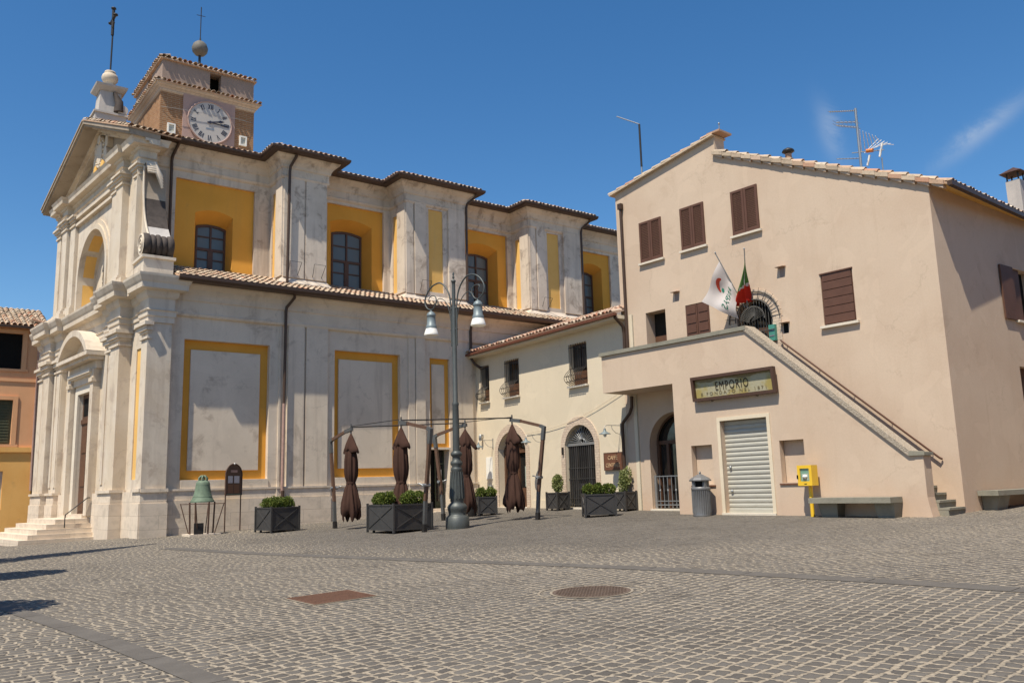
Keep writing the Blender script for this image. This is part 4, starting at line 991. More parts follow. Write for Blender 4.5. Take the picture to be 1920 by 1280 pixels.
def build_cafe():
    d1 = archpoly(6.12, 8.12, .5, 3.02, 3.70, 14); d2 = archpoly(1.84, 3.56, .5, 2.95, 3.64, 14)
    wz = [(8.70, 9.32, 5.08, 6.62), (6.45, 7.45, 5.10, 6.60), (2.09, 3.10, 5.06, 6.60)]
    w = MB(); w.wall(CAF, rect(-.45, 9.85, -.2, 7.12), [(d1, .32), (d2, .32)]+[(rect(*q), .22) for q in wz], 'cream')
    w.fbox(CAF, -.4, 9.8, -6, -5.8, -.2, 7.1, 'cream'); w.fbox(CAF, -.45, -.40, -6, 0, -.2, 7.1, 'cream'); w.build('wall', cafe)
    for a, b, h in ((3.95, 5.75, .98), (8.40, 9.7, 1.05), (.1, 1.5, .95)): ba = MB(); ba.fbox(CAF, a, b, -.02, .025, -.2, h, 'cream'); ba.build('wall_base', cafe)
    for t0, t1, z0, z1 in wz:
        q = MB(); q.fbox(CAF, t0, t1, -.28, -.2, z0, z1, 'shutter'); q.fbox(CAF, t0+.06, (t0+t1)/2-.03, -.2, -.17, z0+.08, z1-.08, 'pane_dark'); q.fbox(CAF, (t0+t1)/2+.03, t1-.06, -.2, -.17, z0+.08, z1-.08, 'pane_dark')
        q.fbox(CAF, t0+.06, t1-.06, -.2, -.15, z0+.06, z0+.52, 'door_wood')
        wo = q.build('window', cafe); s_ = MB(); s_.fbox(CAF, t0-.06, t1+.06, -.1, .12, z0-.07, z0-.005, 'marble'); s_.build('sill', wo)
        grille(CAF, t0+.03, t1-.03, z0+.03, z1, wo, 7)
    for poly, t0, t1, sp, tp in ((d1, 6.12, 8.12, 3.02, 3.70), (d2, 1.84, 3.56, 2.95, 3.64)):
        o = archpoly(t0-.24, t1+.24, .5, sp+.02, tp+.30, 14); n = len(o); q = MB()
        ring = list(range(1, n))+[0]
        V = [CAF.P(t, .03, z) for t, z in o]+[CAF.P(t, .03, z) for t, z in poly]+[CAF.P(t, -.01, z) for t, z in o]+[CAF.P(t, -.01, z) for t, z in poly]; F_ = []
        for k in range(1, n):
            j = (k+1) % n; F_ += [(k, j, n+j, n+k), (k, 2*n+k, 2*n+j, j), (n+k, n+j, 3*n+j, 3*n+k)]
        q.add(V, F_, 'brick_pale'); q.build('door_surround', cafe)
    # wooden glazed door behind the umbrella
    q = MB(); t0, t1 = 6.12, 8.12
    q.prism(CAF, d1, -.42, -.36, 'pane_dark')
    q.fbox(CAF, t0, t0+.12, -.36, -.28, .6, 3.1, 'door_wood'); q.fbox(CAF, t1-.12, t1, -.36, -.28, .6, 3.1, 'door_wood'); q.fbox(CAF, 7.04, 7.2, -.36, -.28, .6, 3.0, 'door_wood')
    q.fbox(CAF, t0, t1, -.36, -.26, 2.84, 2.98, 'door_wood'); q.fbox(CAF, t0+.12, t1-.12, -.36, -.3, .6, 1.45, 'door_wood')
    for k in range(4): q.fbox(CAF, 6.28+.12*k, 6.36+.12*k, -.37, -.345, 1.5, 2.3, 'curtain')
    q.fbox(CAF, 7.3, 7.85, -.36, -.31, 1.45, 2.8, 'door_wood')
    for k in range(9):
        a = rad(15+150*k/8); q.fbox(CAF, 7.12, 7.12, 0, 0, 3, 3, 'door_wood') if 0 else q.tube([CAF.P(7.12, -.3, 2.98), CAF.P(7.12+.95*math.cos(a), -.3, 2.98+.66*math.sin(a))], .016, 'door_wood', 5)
    q.build('glazed_door', cafe)
    for a, b in ((t0-.1, t1+.1), (1.74, 3.66)): q = MB(); q.fbox(CAF, a, b, -.3, .12, .45, .71, 'marble'); q.build('threshold', cafe)
    # barred gate
    t0, t1 = 1.84, 3.56; q = MB(); q.prism(CAF, d2, -.42, -.38, 'pane_dark'); q.fbox(CAF, t0+.2, t1-.2, -.39, -.36, 1.35, 1.55, 'grey_metal')
    q.fbox(CAF, t0+.1, t0+.7, -.38, -.35, .72, 2.9, 'door_wood'); q.build('inner_door', cafe)
    g = MB(); c = 2.70
    g.fbox(CAF, t0, t1, -.16, -.09, 2.90, 3.0, 'grey_metal')
    for k in range(15):
        t = t0+.06+(t1-t0-.12)*k/14; th = .024 if k in (0, 3, 4, 10, 11, 14) else .011
        g.fbox(CAF, t-th, t+th, -.15, -.11, .74, 2.92, 'planter_metal')
    for z in (.82, 1.02, 1.72, 2.1): g.fbox(CAF, t0, t1, -.155, -.105, z-.012, z+.012, 'planter_metal')
    for k in range(15):
        a = rad(8+164*k/14); g.tube([CAF.P(c+.18*math.cos(a), -.12, 3.0+.15*math.sin(a)), CAF.P(c+.80*math.cos(a), -.12, 3.0+.60*math.sin(a))], .013, 'grey_metal', 5)
    g.tube([CAF.P(c+.18*math.cos(rad(a)), -.12, 3.0+.15*math.sin(rad(a))) for a in range(0, 181, 15)], .016, 'grey_metal', 5); g.tube([CAF.P(c+.09*math.cos(rad(a)), -.12, 3.06+.07*math.sin(rad(a))) for a in range(0, 361, 30)], .012, 'grey_metal', 5)
    g.build('iron_gate', cafe)
    for z in (1.0, 2.62): q = MB(); q.fbox(CAF, 3.63, 3.69, .03, .09, z-.02, z+.25, 'dark_metal'); q.build('gate_hinge', cafe)
    # roof
    r = MB(); ev = 7.2; upv = (-CAF.n*1.0+Vector((0, 0, .33))).normalized()
    r.tiles(CAF.P(-.15, .50, ev), CAF.u, upv, 10.05, 6.5, 'tile_red', .22, .40, .09, jit=1.5)
    r.build('roof', cafe)
    e = MB(); e.fbox(CAF, -.15, 9.9, .0, .45, 7.0, 7.12, 'cream'); e.build('eave_soffit', cafe)
    g = MB(); g.fbox(CAF, -.18, 9.9, .46, .59, 7.08, 7.17, 'copper_gutter'); g.build('gutter', cafe)
    p = MB(); p.tube([CAF.P(-.10, .5, 7.05), CAF.P(-.1, .15, 6.75), CAF.P(-.1, .10, 6.5), CAF.P(-.10, .12, 4.5)], .06, 'gutter', 8); p.build('downpipe', cafe)
    p = MB(); p.tube([CAF.P(-.30, .10, 4.35), CAF.P(-.30, .12, 4.0), CAF.P(-.22, .14, 3.8), CAF.P(.16, .14, 3.5), CAF.P(.19, .14, 3.3), CAF.P(.17, .14, .6)], .055, 'gutter', 8); p.build('downpipe', cafe)
    q = MB(); q.fbox(CAF, 8.58, 9.05, 0, .03, 1.85, 2.75, 'white_paint'); q.fbox(CAF, 8.60, 8.88, 0, .06, .62, 1.6, 'white_paint'); q.fbox(CAF, 8.56, 8.62, 0, .10, .62, 1.6, 'grey_metal'); q.build('meter_box', cafe)
    q = MB(); q.lathe(CAF.P(9.28, .14, 3.45), [(.02, 0), (.07, .04), (.07, .2), (.04, .26), (.01, .3)], 'grey_metal', 10); q.fbox(CAF, 9.25, 9.31, 0, .14, 3.65, 3.72, 'grey_metal'); q.build('security_camera', cafe)
build_cafe()
def cafe_sign():
    s = thing('cafe_sign', 'brown cafe sign board with pale letters right of the barred gate', 'sign', tuple(CAF.P(.85, .03, 2.25)))
    q = MB(); q.fbox(CAF, .39, 1.33, .015, .06, 1.96, 2.56, 'sign_brown'); q.build('board', s)
    f = MB()
    for r_ in (rect(.39, .41, 1.96, 2.56), rect(1.31, 1.33, 1.96, 2.56), rect(.41, 1.31, 2.54, 2.56), rect(.41, 1.31, 1.96, 1.98)): f.prism(CAF, r_, .06, .066, 'board_brown')
    f.build('rim', s)
    pl = lambda cz: (lambda x, y, h: CAF.P(.86-x, .06+h, cz+y))
    text('CAFF\u00c8', .19, pl(2.32), 'letter', 'lettering', s, .95, .01); text('CENTRALE', .19, pl(2.07), 'letter', 'lettering', s, .80, .01)
cafe_sign()
def wall_lamp(t, z, label, side=1):
    o = thing('wall_lamp', label, 'wall lamp', tuple(CAF.P(t, 0, z)), 'bracket lamps on the cafe wall')
    b = MB(); b.fbox(CAF, t-.015, t+.015, 0.005, .03, z-.36, z+.08, 'grey_metal')
    b.tube([CAF.P(t, .02, z), CAF.P(t, .62, z), CAF.P(t, .70, z-.03), CAF.P(t, .72, z-.12)], .012, 'grey_metal', 6); b.tube([CAF.P(t, .02, z-.3), CAF.P(t, .25, z-.25), CAF.P(t, .4, z-.12), CAF.P(t, .42, z)], .009, 'grey_metal', 5); b.build('bracket', o)
    s = MB(); s.lathe(CAF.P(t, .72, z-.30), [(.20, 0), (.19, .02), (.07, .08), (.045, .12), (.04, .18)], 'lamp_head', 16); s.build('lamp_shade', o)
    g = MB(); g.lathe(CAF.P(t, .72, z-.40), [(.01, 0), (.05, .03), (.06, .07), (.05, .11)], 'white_glass', 12); g.build('bulb', o)
wall_lamp(.42, 3.44, 'iron bracket lamp above the brown cafe sign'); wall_lamp(5.05, 3.43, 'iron bracket lamp between the two cafe doors, partly behind the umbrella post'); wall_lamp(8.50, 3.43, 'iron bracket lamp near the church corner, above the white meter box')

# ------------------------------------------------------------------ pink house with terrace and outside stair
house = thing('pink_house', 'tall pink stuccoed house with brown shutters and an outside stair', 'house', (24, 15, .6))
def louvre(fr, t0, t1, z0, z1, parent, n=22):
    q = MB(); e = .075; m = 'shutter'; c = (t0+t1)/2
    for a, b in ((t0, c-.006), (c+.006, t1)):
        for r_ in (rect(a, a+e, z0, z1), rect(b-e, b, z0, z1), rect(a+e, b-e, z1-e, z1), rect(a+e, b-e, z0, z0+e*1.3)): q.prism(fr, r_, .0, .05, m)
        for k in range(n):
            z = z0+e*1.3+(z1-z0-e*2.4)*(k+.5)/n
            q.add([fr.P(a+e, .042, z-.022), fr.P(b-e, .042, z-.022), fr.P(b-e, .012, z+.026), fr.P(a+e, .012, z+.026), fr.P(a+e, .030, z-.022), fr.P(b-e, .030, z-.022)], [(0, 1, 2, 3), (0, 1, 5, 4)], m)
        q.prism(fr, rect(a+e, b-e, z0+e, z1-e), -.02, .0, 'dark')
    return q.build('shutter', parent)
def build_house():
    ad = archpoly(7.55, 9.62, .5, 2.66, 3.70, 16); ua = archpoly(4.72, 5.92, 4.7, 6.12, 6.74, 14)
    dl = rect(8.66, 9.50, 4.7, 7.05); sd = rect(6.92, 7.84, 4.8, 7.0)
    w = MB(); W_ = 10.6
    outline = [(0, -.3), (W_, -.3), (W_, 11.50), (6.3, 12.18), (6.3, 11.55), (0, 8.72)]
    w.wall(RB, outline, [(ad, .35), (ua, .3), (dl, .45), (sd, .06), (rect(2.21, 3.14, 5.58, 7.0), .07)], 'pink')
    # right-hand wall and rear
    w.wall(RS, rect(0, 14, -.3, 8.75), [(rect(3.95, 5.2, 5.6, 7.05), .25), (rect(3.78, 5.0, 2.6, 4.3), .25)], 'pink')
    far = RB.P(0, -14, 0)
    w.prism(RB, [(0.02, -.3), (W_-.02, -.3), (W_-.02, 11.38), (6.3, 11.48), (.02, 8.7)], -14, -13.9, 'pink')
    w.prism(RB, [(W_-.03, -.3), (W_, -.3), (W_, 11.38), (W_-.03, 11.38)], -13.9, -.01, 'pink')
    w.prism(RB, [(6.30, 11.3), (6.33, 11.3), (6.33, 12.16), (6.30, 12.16)], -.5, -.01, 'pink'); w.prism(RB, [(6.31, 11.0), (W_-.02, 11.0), (W_-.02, 11.48), (6.31, 12.16)], -.5, -.47, 'pink')
    w.build('wall', house)
    # window leaves
    for t0, t1, z0, z1 in ((8.61, 9.55, 8.76, 10.15), (6.87, 7.80, 8.78, 10.17), (4.90, 5.83, 8.78, 10.16)):
        o = louvre(RB, t0, t1, z0, z1, house)
        s_ = MB(); s_.fbox(RB, t0-.07, t1+.07, -.02, .10, z0-.075, z0-.012, 'marble'); s_.build('sill', o)
    q = MB(); q.fbox(RB, 2.21, 3.14, -.1, -.03, 5.58, 7.0, 'shutter')
    for k in range(6): q.fbox(RB, 2.25, 3.10, -.03, .0, 5.62+.235*k, 5.62+.235*k+.215, 'shutter')
    q.fbox(RB, 2.19, 3.16, -.03, .025, 6.995, 7.03, 'shutter'); so_ = q.build('shutter', house)
    s_ = MB(); s_.fbox(RB, 2.12, 3.22, -.02, .10, 5.50, 5.57, 'marble'); s_.build('sill', so_)
    q = MB()
    for a, b in ((6.93, 7.37), (7.39, 7.83)):
        q.fbox(RB, a, b, -.05, .0, 4.8, 6.98, 'shutter')
        for k in range(7): q.fbox(RB, a+.05, b-.05, .0, .018, 4.9+.3*k, 4.9+.3*k+.24, 'shutter')
    q.build('shutter_door', house)
    q = MB(); q.fbox(RB, 8.66, 9.50, -.50, -.44, 4.7, 7.05, 'interior'); q.fbox(RB, 8.7, 9.46, -.44, -.38, 4.7, 6.28, 'door_wood'); q.build('terrace_door', house)
    # upper arch with its iron screen
    o = archpoly(4.44, 6.20, 4.7, 6.10, 7.02, 14); n = len(o); q = MB()
    V = [RB.P(t, .03, z) for t, z in o]+[RB.P(t, .03, z) for t, z in ua]+[RB.P(t, -.01, z) for t, z in o]+[RB.P(t, -.01, z) for t, z in ua]; F_ = []
    for k in range(1, n):
        j = (k+1) % n; F_ += [(k, j, n+j, n+k), (k, 2*n+k, 2*n+j, j), (n+k, n+j, 3*n+j, 3*n+k)]
    q.add(V, F_, 'brick_pale'); q.build('arch_surround', house)
    q = MB(); q.prism(RB, ua, -.34, -.3, 'interior'); q.fbox(RB, 4.9, 5.7, -.3, -.27, 4.7, 5.9, 'door_wood'); q.build('arch_door', house)
    g = MB(); c = 5.32
    for k in range(13):
        t = 4.76+1.12*k/12; x = (t-c)/.6; zt = 6.12+.62*math.sqrt(max(0, 1-x*x)); g.tube([RB.P(t, .0, 4.7), RB.P(t, .0, zt)], .013, 'cage_iron', 5)
    for r_ in (.86, .62, .40): g.tube([RB.P(c+r_*math.cos(rad(a)), .06+.10*(.9-r_), 6.1+r_*.98*math.sin(rad(a))) for a in range(0, 181, 12)], .018 if r_ > .5 else .026, 'cage_iron', 6)
    for a in range(10, 180, 16):
        ca, sa = math.cos(rad(a)), math.sin(rad(a)); g.tube([RB.P(c+.62*ca, .08, 6.1+.6*sa), RB.P(c+.98*ca, .10, 6.1+.96*sa)], [.014, .006], 'cage_iron', 5)
    g.tube([RB.P(c-.72, .16, 5.72), RB.P(c+.72, .16, 5.72)], .014, 'cage_iron', 5)
    for i in range(22):
        a = rad(10+i*7.5); g.tube([RB.P(c+.42*math.cos(a), .14, 6.1+.42*math.sin(a)), RB.P(c+.1*math.cos(a*1.7), .16, 6.0+.2*math.sin(a))], .009, 'cage_iron', 4)
    g.build('iron_screen', house)
    # lower arch door under the terrace
    o = archpoly(7.55-.24, 9.62+.26, .5, 2.68, 3.98, 16); n = len(o); q = MB()
    V = [RB.P(t, .03, z) for t, z in o]+[RB.P(t, .03, z) for t, z in ad]+[RB.P(t, -.01, z) for t, z in o]+[RB.P(t, -.01, z) for t, z in ad]; F_ = []
    for k in range(1, n):
        j = (k+1) % n; F_ += [(k, j, n+j, n+k), (k, 2*n+k, 2*n+j, j), (n+k, n+j, 3*n+j, 3*n+k)]
    q.add(V, F_, 'pink'); q.build('arch_surround', house)
    q = MB(); q.prism(RB, ad, -.44, -.40, 'pane_dark'); q.fbox(RB, 7.55, 9.62, -.4, -.32, 2.72, 2.84, 'door_wood')
    for t in (8.62, 9.1, 9.5): q.fbox(RB, t, t+.1, -.4, -.3, .6, 2.75, 'door_wood')
    q.tube([RB.P(8.585+.98*math.cos(rad(a)), -.3, 2.68+.98*math.sin(rad(a))) for a in range(0, 181, 10)], .03, 'door_wood', 6); q.build('arched_door', house)
    g = MB()
    for k in range(13):
        t = 7.62+1.94*k/12; g.fbox(RB, t-.011, t+.011, -.13, -.108, .70, 1.72, 'grey_metal')
        if k % 2: g.lathe(RB.P(t, -.12, 1.2), [(.012, 0), (.03, .03), (.03, .06), (.012, .09)], 'grey_metal', 6)
    for z in (.80, .92, 1.70): g.fbox(RB, 7.56, 9.62, -.14, -.1, z-.015, z+.015, 'grey_metal')
    g.fbox(RB, 9.52, 9.6, -.15, -.09, .66, 1.74, 'grey_metal'); g.build('low_gate', house)
    q = MB(); q.fbox(RB, 7.5, 9.66, -.2, .10, .4, .68, 'marble'); q.build('threshold', house)
    # small cowled vents
    for t, z in ((8.15, 7.36), (4.30, 7.34), (4.32, 5.72)):
        q = MB(); q.fbox(RB, t-.075, t+.075, -.12, .004, z-.15, z+.13, 'dark' if z < 6 else 'tower_lav'); q.add([RB.P(t-.13, .0, z+.17), RB.P(t+.13, 0, z+.17), RB.P(t+.13, .16, z+.14), RB.P(t-.13, .16, z+.14), RB.P(t-.13, .0, z+.14), RB.P(t+.13, 0, z+.14), RB.P(t+.13, .15, z+.125), RB.P(t-.13, .15, z+.125)], [(0, 1, 2, 3), (4, 5, 6, 7), (3, 2, 6, 7), (0, 3, 7, 4), (1, 2, 6, 5)], 'terracotta')
        q.build('vent', house)
    q = MB(); q.fbox(RB, 4.60, 4.80, .02, .14, 5.4, 5.86, 'green_box'); q.fbox(RB, 4.62, 4.78, .14, .15, 5.68, 5.72, 'grey_metal'); q.fbox(RB, 4.62, 4.78, .14, .15, 5.52, 5.56, 'grey_metal'); q.build('letterbox', house)
    p = MB(); p.tube([RB.P(10.32, .06, 10.95), RB.P(10.32, .07, 4.6)], .05, 'gutter', 8); p.fbox(RB, 10.24, 10.40, .01, .14, 10.85, 11.05, 'gutter'); p.build('downpipe', house)
    # right window with opened leaves
    q = MB(); q.fbox(RS, 3.95, 5.2, -.3, -.24, 5.6, 7.05, 'dark'); q.fbox(RS, 3.24, 3.90, .02, .065, 5.56, 7.04, 'shutter'); q.fbox(RS, 3.90, 4.0, -.2, .05, 5.58, 7.05, 'shutter'); q.fbox(RS, 4.0, 4.56, -.10, -.05, 5.6, 7.05, 'shutter'); q.build('shutter', house)
    q = MB(); q.fbox(RS, 3.92, 5.25, -.05, .10, 5.51, 5.57, 'marble'); q.build('sill', house)
    q = MB(); q.fbox(RS, 3.78, 5.0, -.26, -.2, 2.6, 4.3, 'shutter'); q.build('side_window', house)
    # roof, verges and eaves
    r = MB(); inl = Vector((0, 0, 0))
    dirUp = (RB.u*1.0+Vector((0, 0, (11.55-8.72)/6.3))).normalized(); L = 6.80*math.sqrt(1+((11.55-8.72)/6.3)**2)
    z_e = 8.80-.50*((11.55-8.72)/6.3)
    r.tiles(RB.P(-.50, .07, z_e), -RB.n, dirUp, 14.2, L, 'tile', .24, .40, .095, sheet=True)
    kk = (12.18-11.50)/4.3
    r.tiles(RB.P(W_+.18, .14, 11.52-.03), -RB.n, (-RB.u+Vector((0, 0, kk))).normalized(), .72, 4.55, 'tile', .24, .40, .095)
    r.add([RB.P(W_+.18, -.5, 11.40), RB.P(6.2, -.5, 11.52), RB.P(6.2, -14, 11.52), RB.P(W_+.18, -14, 11.40)], [(0, 1, 2, 3)], 'tile')
    r.build('roof', house)
    # stepped verge tiles
    k_ = (11.55-8.72)/6.3; nT = 20; v = MB()
    for i in range(nT):   # overlapping verge tiles, each tipped so that its lower end stands proud
        t0 = -.42+i*(6.72/nT); t1 = t0+6.72/nT+.06; z0 = 8.74+k_*t0; z1 = 8.74+k_*t1; jj = random.uniform(-.012, .012)
        v.hexa([RB.P(t0, -.1, z0-.02), RB.P(t1, -.1, z1-.05), RB.P(t1, .115, z1-.05), RB.P(t0, .135+jj, z0-.02), RB.P(t0, -.1, z0+.10+jj), RB.P(t1, -.1, z1+.05), RB.P(t1, .115, z1+.05), RB.P(t0, .135+jj, z0+.10+jj)], 'tile')
        v.hexa([RB.P(t0+.03, -.1, z0-.10), RB.P(t1-.09, -.1, z1-.12), RB.P(t1-.09, .075, z1-.12), RB.P(t0+.03, .095, z0-.10), RB.P(t0+.03, -.1, z0-.02), RB.P(t1-.09, -.1, z1-.06), RB.P(t1-.09, .075, z1-.06), RB.P(t0+.03, .095, z0-.02)], 'pink')
    v.build('verge_tiles', house)
    v = MB()
    for i in range(12):
        t0 = W_+.2-i*(4.4/12); t1 = t0-4.4/12-.08; z0 = 11.52+(W_-t0)*kk+.02; z1 = 11.52+(W_-t1)*kk-.02; jj = random.uniform(-.012, .012)
        v.hexa([RB.P(t0, -.1, z0-.05), RB.P(t1, -.1, z1-.03), RB.P(t1, .06, z1-.03), RB.P(t0, .07+jj, z0-.05), RB.P(t0, -.1, z0+.03+jj), RB.P(t1, -.1, z1+.03), RB.P(t1, .06, z1+.03), RB.P(t0, .07+jj, z0+.03+jj)], 'tile')
    v.fbox(RB, 6.02, 6.5, -.55, .10, 12.22, 12.28, 'terracotta'); v.build('parapet_tiles', house)
    e = MB(); e.add([RB.P(-.48, .06, z_e-.06), RB.P(0, .06, 8.70), RB.P(0, -14, 8.70), RB.P(-.48, -14, z_e-.06), RB.P(-.48, .06, z_e-.0), RB.P(0, .06, 8.78), RB.P(0, -14, 8.78), RB.P(-.48, -14, z_e)], [(0, 1, 2, 3), (4, 5, 6, 7), (0, 1, 5, 4), (0, 3, 7, 4)], 'ochre_pale'); e.build('eave_soffit', house)
    g = MB(); g.fbox(RB, -.61, -.49, -14, .08, z_e-.09, z_e+.03, 'gutter'); g.build('gutter', house)
    # chimney on the right slope
    c = MB(); C = RS.P(10.1, -2.0, 0); b = .25
    c.box(C.x-b, C.x+b, C.y-b*.9, C.y+b*.9, 9.3, 11.35, 'grey_chimney'); c.build('chimney', house)
    cc = MB()
    for sx in (-1, 1):
        for sy in (-1, 1): cc.box(C.x+sx*.20-.02, C.x+sx*.20+.02, C.y+sy*.18-.02, C.y+sy*.18+.02, 11.35, 11.64, 'dark_metal')
    p = [(C.x-.40, C.y-.36, 11.62), (C.x+.40, C.y-.36, 11.62), (C.x+.40, C.y+.36, 11.62), (C.x-.40, C.y+.36, 11.62), (C.x-.05, C.y, 11.86), (C.x+.05, C.y, 11.86)]
    cc.add(p, [(0, 1, 5, 4), (1, 2, 5), (2, 3, 4, 5), (3, 0, 4), (3, 2, 1, 0)], 'cowl'); cc.build('chimney_cowl', house)
    c = MB(); q = RB.P(4.98, -2, 0); c.tube([(q.x, q.y, 11.0), (q.x, q.y, 11.6)], .1, 'terracotta', 10); c.lathe((q.x, q.y, 11.62), [(.12, 0), (.2, .05), (.16, .12), (.04, .18)], 'dark_metal', 10); c.build('vent_pipe', house)
    c = MB(); q = RB.P(6.25, -.25, 0); c.tube([(q.x, q.y, 12.2), (q.x, q.y, 12.62)], .018, 'grey_metal', 5); c.lathe((q.x, q.y, 12.58), [(.01, 0), (.04, .03), (.01, .08)], 'grey_metal', 6); c.build('roof_spike', house)
    # ---------------- terrace block and stair
    t = MB(); F1 = Fr(*(RB.P(0, 1.2, 0).to_2d()), 92.43, 1)
    out = [(.30, -.3), (7.56, -.3), (7.56, 4.42), (10.46, 4.42), (10.46, 5.62), (4.90, 5.62), (.62, 1.95), (.30, 1.95)]
    t.wall(F1, out, [(rect(4.39, 5.92, .5, 3.17), .28), (rect(6.26, 7.0, 1.40, 2.53), .20), (rect(3.34, 4.06, 1.40, 2.51), .20)], 'pink')
    P = RB.P
    def sheet(*q, m='pink'): t.add(q, [tuple(range(len(q)))], m)
    sheet(P(7.56, 1.2, 4.42), P(10.46, 1.2, 4.42), P(10.46, 0.0, 4.42), P(7.56, 0.0, 4.42)); sheet(P(7.56, 1.2, -.3), P(7.56, 1.2, 4.42), P(7.56, 0, 4.42), P(7.56, 0, -.3))
    sheet(P(10.46, 1.2, 4.42), P(10.46, 1.2, 5.62), P(10.46, .92, 5.62), P(10.46, .92, 4.42)); sheet(P(10.46, .92, 4.42), P(10.46, .92, 4.62), P(10.46, 0, 4.62), P(10.46, 0, 4.42))
    sheet(P(4.9, .92, 4.62), P(4.9, .92, 5.62), P(10.46, .92, 5.62), P(10.46, .92, 4.62)); sheet(P(4.9, .92, 4.62), P(10.46, .92, 4.62), P(10.46, 0, 4.62), P(4.9, 0, 4.62), m='peperino')
    sheet(P(.62, .85, .4), P(.62, .85, 1.95), P(4.9, .85, 5.62), P(4.9, .85, .4))
    sheet(P(3.34, .985, 1.38), P(4.06, .985, 1.38), P(4.06, .985, 2.53), P(3.34, .985, 2.53)); sheet(P(6.26, .985, 1.38), P(7.0, .985, 1.38), P(7.0, .985, 2.53), P(6.26, .985, 2.53))
    t.build('terrace_wall', house)
    for a, b in ((3.28, 4.12), (6.2, 7.06)): q = MB(); q.fbox(RB, a, b, 1.19, 1.235, 1.35, 1.39, 'sign_brown'); q.build('niche_ledge', house)
    # end pier of the stair wall with its flared foot
    e = MB(); prof = [(.30, 1.95), (.30, 1.0), (.26, .75), (.20, .45), (.18, .2)]
    pts = [(a, z) for a, z in prof]
    for (a0, z0), (a1, z1) in zip(pts, pts[1:]):
        e.add([P(a0-.004, 1.21, z0), P(a1-.004, 1.21+.0, z1), P(a1-.004, .84, z1), P(a0-.004, .84, z0)], [(0, 1, 2, 3)], 'pink')
        e.add([P(a0-.004, 1.21, z0), P(a1-.004, 1.21, z1), P(.5, 1.21, z1), P(.5, 1.21, z0)], [(0, 1, 2, 3)], 'pink'); e.add([P(a0-.004, .84, z0), P(a1-.004, .84, z1), P(.65, .84, z1), P(.65, .84, z0)], [(0, 1, 2, 3)], 'pink')
    e.build('stair_pier', house)
    c = MB(); c.fbox(RB, 4.82, 10.52, .86, 1.27, 5.625, 5.74, 'peperino'); c.build('terrace_coping', house)
    c = MB(); sl_ = (5.62-1.95)/(4.9-.62)
    c.hexa([P(.24, .80, 1.955), P(.62, .80, 1.955), P(.62, 1.26, 1.955), P(.24, 1.26, 1.955), P(.24, .80, 2.03), P(.58, .80, 2.07), P(.58, 1.26, 2.07), P(.24, 1.26, 2.03)], 'peperino')
    c.hexa([P(.62, .80, 1.955), P(4.9, .80, 5.625), P(4.9, 1.26, 5.625), P(.62, 1.26, 1.955), P(.58, .80, 2.07), P(4.82, .80, 5.745), P(4.82, 1.26, 5.745), P(.58, 1.26, 2.07)], 'coping')
    c.build('stair_coping', house)
    s = MB(); N = 24
    for k in range(N):
        t0 = .02+k*.20; z = .57+.168*k
        s.fbox(RB, t0, t0+.4 if k < N-1 else 5.2, .01, .845, z-.05, z+.125, 'sign_brown' if 0 else 'peperino'); s.fbox(RB, t0-.03, t0+.3, .01, .85, z+.125, z+.175, 'peperino')
    s.build('stair', house)
    h = MB(); h.tube([P(4.46, .10, 5.38), P(4.42, .10, 5.33), P(.42, .10, 1.90), P(.39, .04, 1.87)], .026, 'shutter', 8)
    for k in range(5): tt = .6+k*.93; h.tube([P(tt, .0, 1.87+(tt-.39)*.857-.02), P(tt, .10, 1.87+(tt-.39)*.857-.01)], .012, 'dark_metal', 5)
    h.build('handrail', house)
    # shop front
    f = MB()
    for r_ in (rect(4.29, 4.39, .5, 3.27), rect(5.92, 6.02, .5, 3.27), rect(4.39, 5.92, 3.17, 3.27)): f.prism(RB, r_, 1.17, 1.225, 'cream')
    f.fbox(RB, 4.29, 6.02, .95, 1.26, .35, .62, 'marble'); f.build('shop_frame', house)
    q = MB(); n = 20; z0, z1 = .62, 3.17
    vs_ = []; 
    for k in range(n*4+1):
        z = z0+(z1-z0)*k/(n*4); ph = (k % 4)/4; d = 1.0+(0, .020, .024, .021)[k % 4]
        vs_ += [P(4.39, d, z), P(5.92, d, z)]
    q.add(vs_, [(2*k, 2*k+1, 2*k+3, 2*k+2) for k in range(n*4)], 'roller'); q.fbox(RB, 4.39, 5.92, 1.0, 1.045, .62, .72, 'roller')
    for t_ in (5.78, ): 
        for z in (1.85, 1.2): q.lathe(P(t_, 1.05, z), [(.04, 0), (.04, .04), (.01, .06)], 'grey_metal', 8)
    q.build('roller_shutter', house)
build_house()
